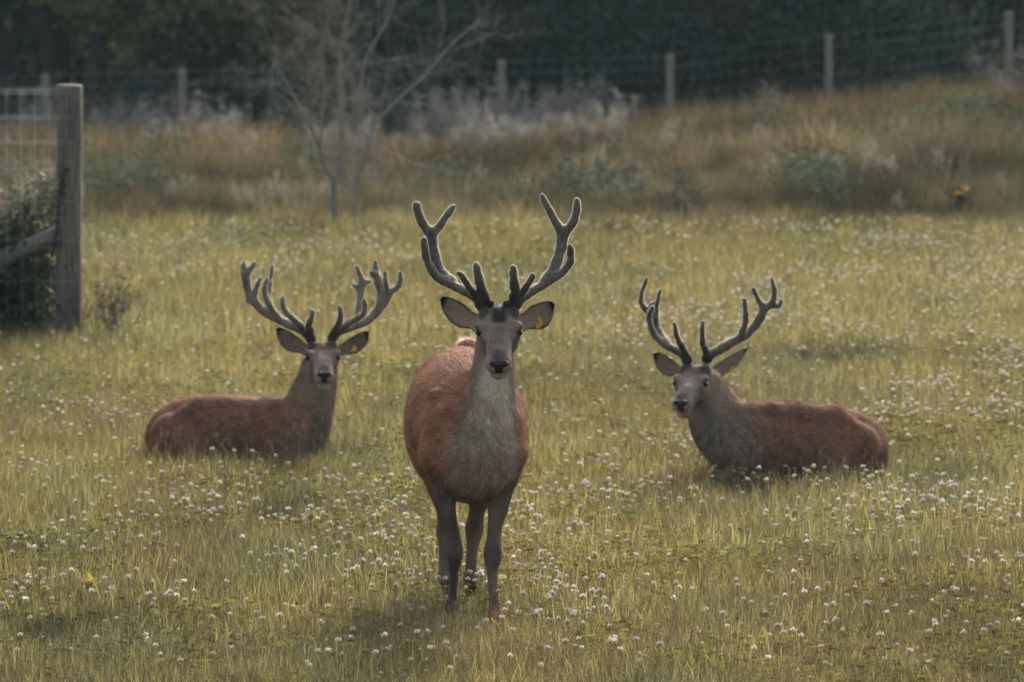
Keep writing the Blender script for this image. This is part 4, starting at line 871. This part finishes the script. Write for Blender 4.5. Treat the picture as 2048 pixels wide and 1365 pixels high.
# far fence
ff = thing('post_and_wire_fence', 'long deer fence of slender wooden posts and wires below the dark wood', 'fence', (0, FENCE_Y, -1))
PT = [(-260, 158), (90, 148), (362, 138), (680, 130), (995, 121), (1338, 108), (1658, 68), (2020, 24), (2370, -16)]; tops = []
for i, (x, y) in enumerate(PT):
    tp = at(x, y, FENCE_Y); tops.append(tp); g0 = tp[2] - 1.85; o = link('post', post_mesh(tp[2] - g0, .048, 'post', M_farpost, 20 + i), ff); o.location = (tp[0], 0, g0 + 1); o.rotation_euler = (gr.normal(0, .008), gr.normal(0, .01), 0)
tops = np.array(tops)
for dz in (.02, .17, .34, .52, .72, .95, 1.2):
    mb = MB(); mb.tube(tops - np.array((0, FENCE_Y + .05, dz - 1)), .0011, 5); link('wire', mb.mesh('wire', M_wire), ff)
mb = MB(); xs = np.arange(tops[0][0], tops[-1][0], .16); zt = np.interp(xs, tops[:, 0], tops[:, 2])
for x, z in zip(xs, zt): mb.tube([(x, -.052, z + 1 - 1.2), (x, -.052, z + 1 - .02)], .0007, 3)
tag(link('stay_wires', mb.mesh('stay_wires', M_wire), ff), kind='stuff')

# ------------------------------------------------------------------ plants round the strainer post
def leaf_cloud(n, cen, sig, size, cols, rng, clumps=0, csig=.1):
    if clumps: cc = rng.normal(0, 1, (clumps, 3)) * sig; P = cc[rng.integers(0, clumps, n)] + rng.normal(0, csig, (n, 3))
    else: P = rng.normal(0, 1, (n, 3)) * sig
    P = P + cen; c = np.asarray(cols)[rng.integers(0, len(cols), n)] * rng.uniform(.55, 1.4, n)[:, None]
    D = rng.normal(0, 1, (n, 3)) + np.array((0, 0, .5)); s_ = size * rng.uniform(.6, 1.3, n); return discs(P, D, s_, s_ * .55, c, rng)
c0 = at(30, 690, YP + .5); z0 = float(height(c0[0], YP + .5)); sh = thing('bramble_bush', 'dark tangled bramble bush with pale seed tufts growing through the wire fence', 'bush', (c0[0], YP + .5, z0))
mb = MB(); tips = []
for q in range(34):
    x0 = gr.uniform(-.75, .30); l = gr.uniform(.7, 1.32) * (1 - .25 * max(0, x0)); t = np.array((x0 + gr.normal(0, .12), gr.normal(0, .2), l)); mb.tube(catmull([(x0, gr.normal(0, .15), -.05), (x0 + gr.normal(0, .05), gr.normal(0, .15), l * .55), t], 4), np.linspace(.006, .002, 9), 5); tips.append(t)
link('stem', mb.mesh('stem', M_bark), sh)
parts = []
for t in tips:
    for q in range(13):
        u = gr.uniform(.05, .95); parts.append(leaf_cloud(38, np.array((t[0] + gr.normal(0, .06), t[1] + gr.normal(0, .1), t[2] * u)), .06, .028, [(.052, .078, .042), (.075, .095, .045), (.036, .06, .036), (.12, .11, .055)], gr))
link('foliage', join(parts, 'foliage', M_leaf), sh)
parts = [leaf_cloud(70, t + np.array((0, 0, -.02)), np.array((.045, .045, .07)), .013, [(.27, .23, .15), (.20, .17, .10)], gr) for t in tips]
link('seed_tufts', join(parts, 'seed_tufts', M_leaf), sh)
# climber on the post
mb = MB(); pa = [np.array((-.075, -.085, .7)), np.array((-.06, -.10, 1.0)), np.array((-.025, -.11, 1.15)), np.array((.0, -.105, 1.27))]; cl = thing('climbing_bindweed', 'thin dark climbing stem twining up the strainer post', 'plant', (pb[0], YP, 0))
mb.tube(catmull(pa, 5), np.linspace(.006, .003, 16), 6); link('stem', mb.mesh('stem', M_bark), cl)
link('foliage', join([leaf_cloud(9, q, .018, .018, [(.035, .04, .025)], gr) for q in catmull(pa, 4)], 'foliage', M_leaf), cl)
c0 = at(212, 672, YP - .1); z0 = float(height(c0[0], YP - .1)); dw = thing('dry_weed', 'dry thin branching weed standing beside the strainer post', 'plant', (c0[0], YP - .1, z0)); mb = MB(); lf = []
for q in range(30):
    a = np.array((gr.normal(0, .10), gr.normal(0, .06), -.02)); t = a + np.array((gr.normal(0, .18), gr.normal(0, .1), gr.uniform(.25, .58))); mb.tube(catmull([a, (a + t) * .5 + gr.normal(0, .02, 3), t], 3), np.linspace(.003, .0014, 7), 4)
    for u in (.5, .7, .9, 1):
        b = a + (t - a) * u; s_ = b + np.array((gr.normal(0, .06), gr.normal(0, .05), gr.uniform(.02, .07))); mb.tube([b, s_], .0012, 4); lf.append(leaf_cloud(8, s_, .02, .013, [(.07, .055, .035), (.12, .09, .05)], gr))
link('stem', mb.mesh('stem', M_bark), dw); link('foliage', join(lf, 'foliage', M_leaf), dw)

# ------------------------------------------------------------------ bare sapling
def grow(mb, p, d, l, r_, depth, rng):
    n = 5; pts = [p]; dd = nrm(d)
    for i in range(n): dd = nrm(dd + rng.normal(0, .13, 3) + np.array((0, 0, .04))); pts.append(pts[-1] + dd * l / n)
    pts = np.array(pts); mb.tube(pts, np.linspace(r_, r_ * .55, n + 1), 6 if r_ > .008 else 4)
    if depth <= 0: return
    for i in range(1, n + 1):
        for _ in range(1 if rng.random() < .75 else 2):
            sd_ = nrm(dd + rng.normal(0, .62, 3)); grow(mb, pts[i], sd_, l * rng.uniform(.42, .68), r_ * rng.uniform(.38, .55), depth - 1, rng)
YT = 52.6; tb_ = at(672, 458, YT); z0 = float(height(tb_[0], YT)); org = np.array((tb_[0], YT, z0)); bt = thing('bare_sapling', 'pale leafless multi-stemmed sapling at the foot of the rough bank', 'tree', tuple(org)); tg = np.random.default_rng(77)
def guide(pts, r0, r1, nm='trunk', twig=True, dep=2):
    P = np.array([at(x, y, YT + d) for x, y, d in pts]) - org; Q = catmull(P, 6); mb = MB(); mb.tube(Q, np.linspace(r0, r1, len(Q)), 9)
    o = link(nm, mb.mesh(nm, M_bare), bt)
    if twig:
        mt = MB()
        for i in range(6, len(Q), 2):
            dd = nrm(Q[min(i + 1, len(Q) - 1)] - Q[i - 1]); sd_ = nrm(dd + tg.normal(0, .75, 3)); grow(mt, Q[i], sd_, tg.uniform(.3, .65), max(.0028, r1 * .45), dep, tg)
        link('twigs', mt.mesh('twigs', M_bare), o)
guide([(671, 470, 0), (668, 400, 0), (666, 362, 0), (650, 335, -.02), (640, 300, -.05), (622, 255, -.1), (600, 215, -.15), (572, 165, -.2), (548, 120, -.2)], .034, .008)
guide([(667, 368, 0), (678, 335, .05), (682, 270, .08), (680, 200, .1), (678, 130, .1), (690, 60, .1), (704, -20, .1)], .022, .008)
guide([(714, 470, .1), (713, 400, .1), (718, 345, .12), (738, 290, .15), (746, 240, .2), (722, 180, .2), (735, 110, .25), (770, 50, .3), (800, -30, .3)], .022, .007)
guide([(640, 300, -.05), (644, 240, -.1), (650, 180, -.1), (640, 110, -.12), (660, 40, -.1)], .016, .006, 'branch')
guide([(746, 250, .2), (790, 205, .3), (850, 150, .4), (900, 92, .5), (960, 40, .6)], .018, .007, 'branch')
guide([(616, 245, -.1), (600, 285, -.12), (612, 285, -.12)], .01, .008, 'branch', False)

# ------------------------------------------------------------------ trees of the wood
def tree_data(seed, hgt, rad, low, cols, nl, lsz=.10):
    rg_ = np.random.default_rng(seed); mb = MB(); tips = []
    tp = catmull([(0, 0, -.4), (rg_.normal(0, .1), rg_.normal(0, .1), hgt * .3), (rg_.normal(0, .25), rg_.normal(0, .25), hgt * .65), (rg_.normal(0, .3), rg_.normal(0, .3), hgt * .95)], 5)
    r0 = hgt * .017; mb.tube(tp, np.linspace(r0 * 1.25, r0 * .2, len(tp)), 9)
    for i in range(26):
        u = rg_.uniform(low, .95); k_ = int(u * (len(tp) - 1)); b = tp[k_]; a = rg_.random() * 6.28; l = rad * (1.05 - .75 * abs(u - .35)) * rg_.uniform(.6, 1.05)
        t = b + np.array((math.cos(a) * l, math.sin(a) * l, l * rg_.uniform(-.15, .45))); mb.tube(catmull([b, (b + t) * .5 + rg_.normal(0, .12, 3), t], 3), np.linspace(r0 * .35, .008, 7), 5); tips += [t, b + (t - b) * .6]
    parts = []; tips = np.array(tips)
    for t in tips:
        m = nl // len(tips); cl_ = rg_.normal(0, 1, (7, 3)) * np.array((.42, .42, .3)) * rad / 2.4
        tint = rg_.uniform(.7, 1.35); parts.append(leaf_cloud(m, t, 1e-6, lsz, np.asarray(cols) * tint, rg_)); v = parts[-1][0].reshape(-1, 4, 3); v += (cl_[rg_.integers(0, 7, m)] + rg_.normal(0, .13, (m, 3)))[:, None]
        parts[-1] = (v.reshape(-1, 3), parts[-1][1], parts[-1][2])
    return mb.mesh('trunk', M_bark), join(parts, 'crown', M_leaf)
DK = [(.022, .034, .022), (.030, .042, .024), (.018, .028, .020)]; MD = [(.075, .082, .034), (.060, .072, .034), (.10, .095, .036)]; YG = [(.25, .215, .06), (.18, .175, .055), (.30, .23, .065)]
TD = {'dark': tree_data(1, 9.5, 2.6, .06, DK, 9000), 'dark2': tree_data(2, 11, 3.0, .10, DK, 10000), 'mid': tree_data(3, 8.0, 2.3, .05, MD, 9000), 'yellow': tree_data(4, 6.5, 1.9, .04, YG, 9000), 'tall': tree_data(5, 12, 2.6, .22, DK, 8000), 'shrub': tree_data(6, 3.2, 1.5, .04, MD, 6000, .08), 'shrubdark': tree_data(7, 3.0, 1.7, .03, DK, 6500, .08)}
WOOD = [('tall', 20, 88, 'tall dark tree with bare lower trunk at the end of the wood'), ('tall', 75, 90, 'tall dark tree with bare trunk, second from the end of the wood'), ('tall', 120, 86.5, 'slim dark trunked tree beside the yellowing bushes'),
        ('yellow', 185, 84, 'yellow-green broadleaf tree beside the bare dark trunks'), ('mid', 300, 85, 'olive green tree behind the fence between two yellowing trees'), ('dark', 395, 87.5, 'dark green tree in shade between the yellowing trees'), ('yellow', 485, 84, 'yellow-green leafy tree behind the bare sapling'),
        ('mid', 590, 86.5, 'olive tree rising behind the bare sapling twigs'), ('dark2', 740, 88, 'broad dark tree where the wood grows dense'), ('dark', 900, 86, 'dark tree behind the leaning bare branch'), ('dark2', 1060, 89, 'wide dark tree behind the willowherb'), ('dark', 1200, 87, 'dark evergreen-looking tree, mid wood'),
        ('mid', 1300, 88.5, 'slightly paler olive tree in the dark part of the wood'), ('dark2', 1430, 87, 'dark low-branched tree above the fence slope'), ('dark', 1580, 89, 'dark tree behind the sloping fence wires'), ('dark2', 1740, 87.5, 'dark tree high on the slope'), ('dark', 1900, 89, 'dark tree near the highest fence post'), ('dark2', 2060, 88, 'dark tree past the highest fence post')]
def place_tree(kind, name, px, y, lab, grp, sc_=1.0):
    x = (px - 1024) / FPX * y; r_ = thing(name, lab, 'tree' if name == 'tree' else 'shrub', (x, y, float(height(x, y)) - .05), grp); r_.rotation_euler = (0, 0, gr.random() * 6.28); r_.scale = (sc_,) * 3
    link('trunk', TD[kind][0], r_); link('crown', TD[kind][1], r_)
for kind, px, y, lab in WOOD: place_tree(kind, 'tree', px, y, lab, 'trees of the wood behind the fence', gr.uniform(.9, 1.15))
for kind, px, y, lab in (('shrubdark', 250, 80.5, 'dark low shrub below the yellow-green tree'), ('shrub', 420, 80.8, 'olive shrub just behind the fence near the sapling'), ('shrubdark', 560, 81, 'dark shrub behind the bare sapling'), ('shrubdark', 830, 81, 'dark shrub below the leaning bare branch'), ('shrubdark', 1120, 81.5, 'dark shrub behind the pale willowherb heads'), ('shrubdark', 1290, 81, 'dark rounded shrub behind the fence'), ('shrub', 1480, 81.8, 'dull olive shrub on the slope behind the fence'), ('shrubdark', 1690, 81.5, 'dark shrub on the upper slope behind the fence'), ('shrubdark', 1880, 82, 'dark shrub near the highest fence post'), ('shrubdark', 40, 81, 'dark shrub below bare dark trunks')):
    place_tree(kind, 'shrub', px, y, lab, 'shrubs at the edge of the wood', gr.uniform(.34, .44) if px < 700 else gr.uniform(.5, .8))
# the depth of the wood behind, which reads as one dark mass
n = 52000; P = np.stack([gr.uniform(-30, 30, n), gr.uniform(95, 116, n), gr.uniform(-.6, 6, n)], -1); P[:, 2] += height(P[:, 0], P[:, 1])
wo = link('woods', join([discs(P, gr.normal(0, 1, P.shape), .26, .17, np.array((.022, .032, .021)) * gr.uniform(.5, 1.5, n)[:, None], gr)], 'woods', M_leaf)); tag(wo, 'deep dark wood behind the front row of trees', 'wood', kind='stuff')

# ------------------------------------------------------------------ the hazy air
hv = [(x, y, z) for x in (-620, 620) for y in (-80, 1420) for z in (-4.5, 16.5)]
hm, ht, ho = mat_new('hazy_air'); pv = N(ht, 'ShaderNodeVolumePrincipled'); pv.inputs['Color'].default_value = (.58, .93, 1.0, 1); pv.inputs['Density'].default_value = .00020; pv.inputs['Anisotropy'].default_value = .1
ht.links.new(pv.outputs[0], ho.inputs['Volume'])
tag(link('haze', mk_mesh('haze', np.array(hv, float), [np.array([(0, 1, 3, 2), (4, 6, 7, 5), (0, 4, 5, 1), (2, 3, 7, 6), (0, 2, 6, 4), (1, 5, 7, 3)])], None, False, hm)), 'thin pale haze in the air over the field', 'haze', kind='stuff')
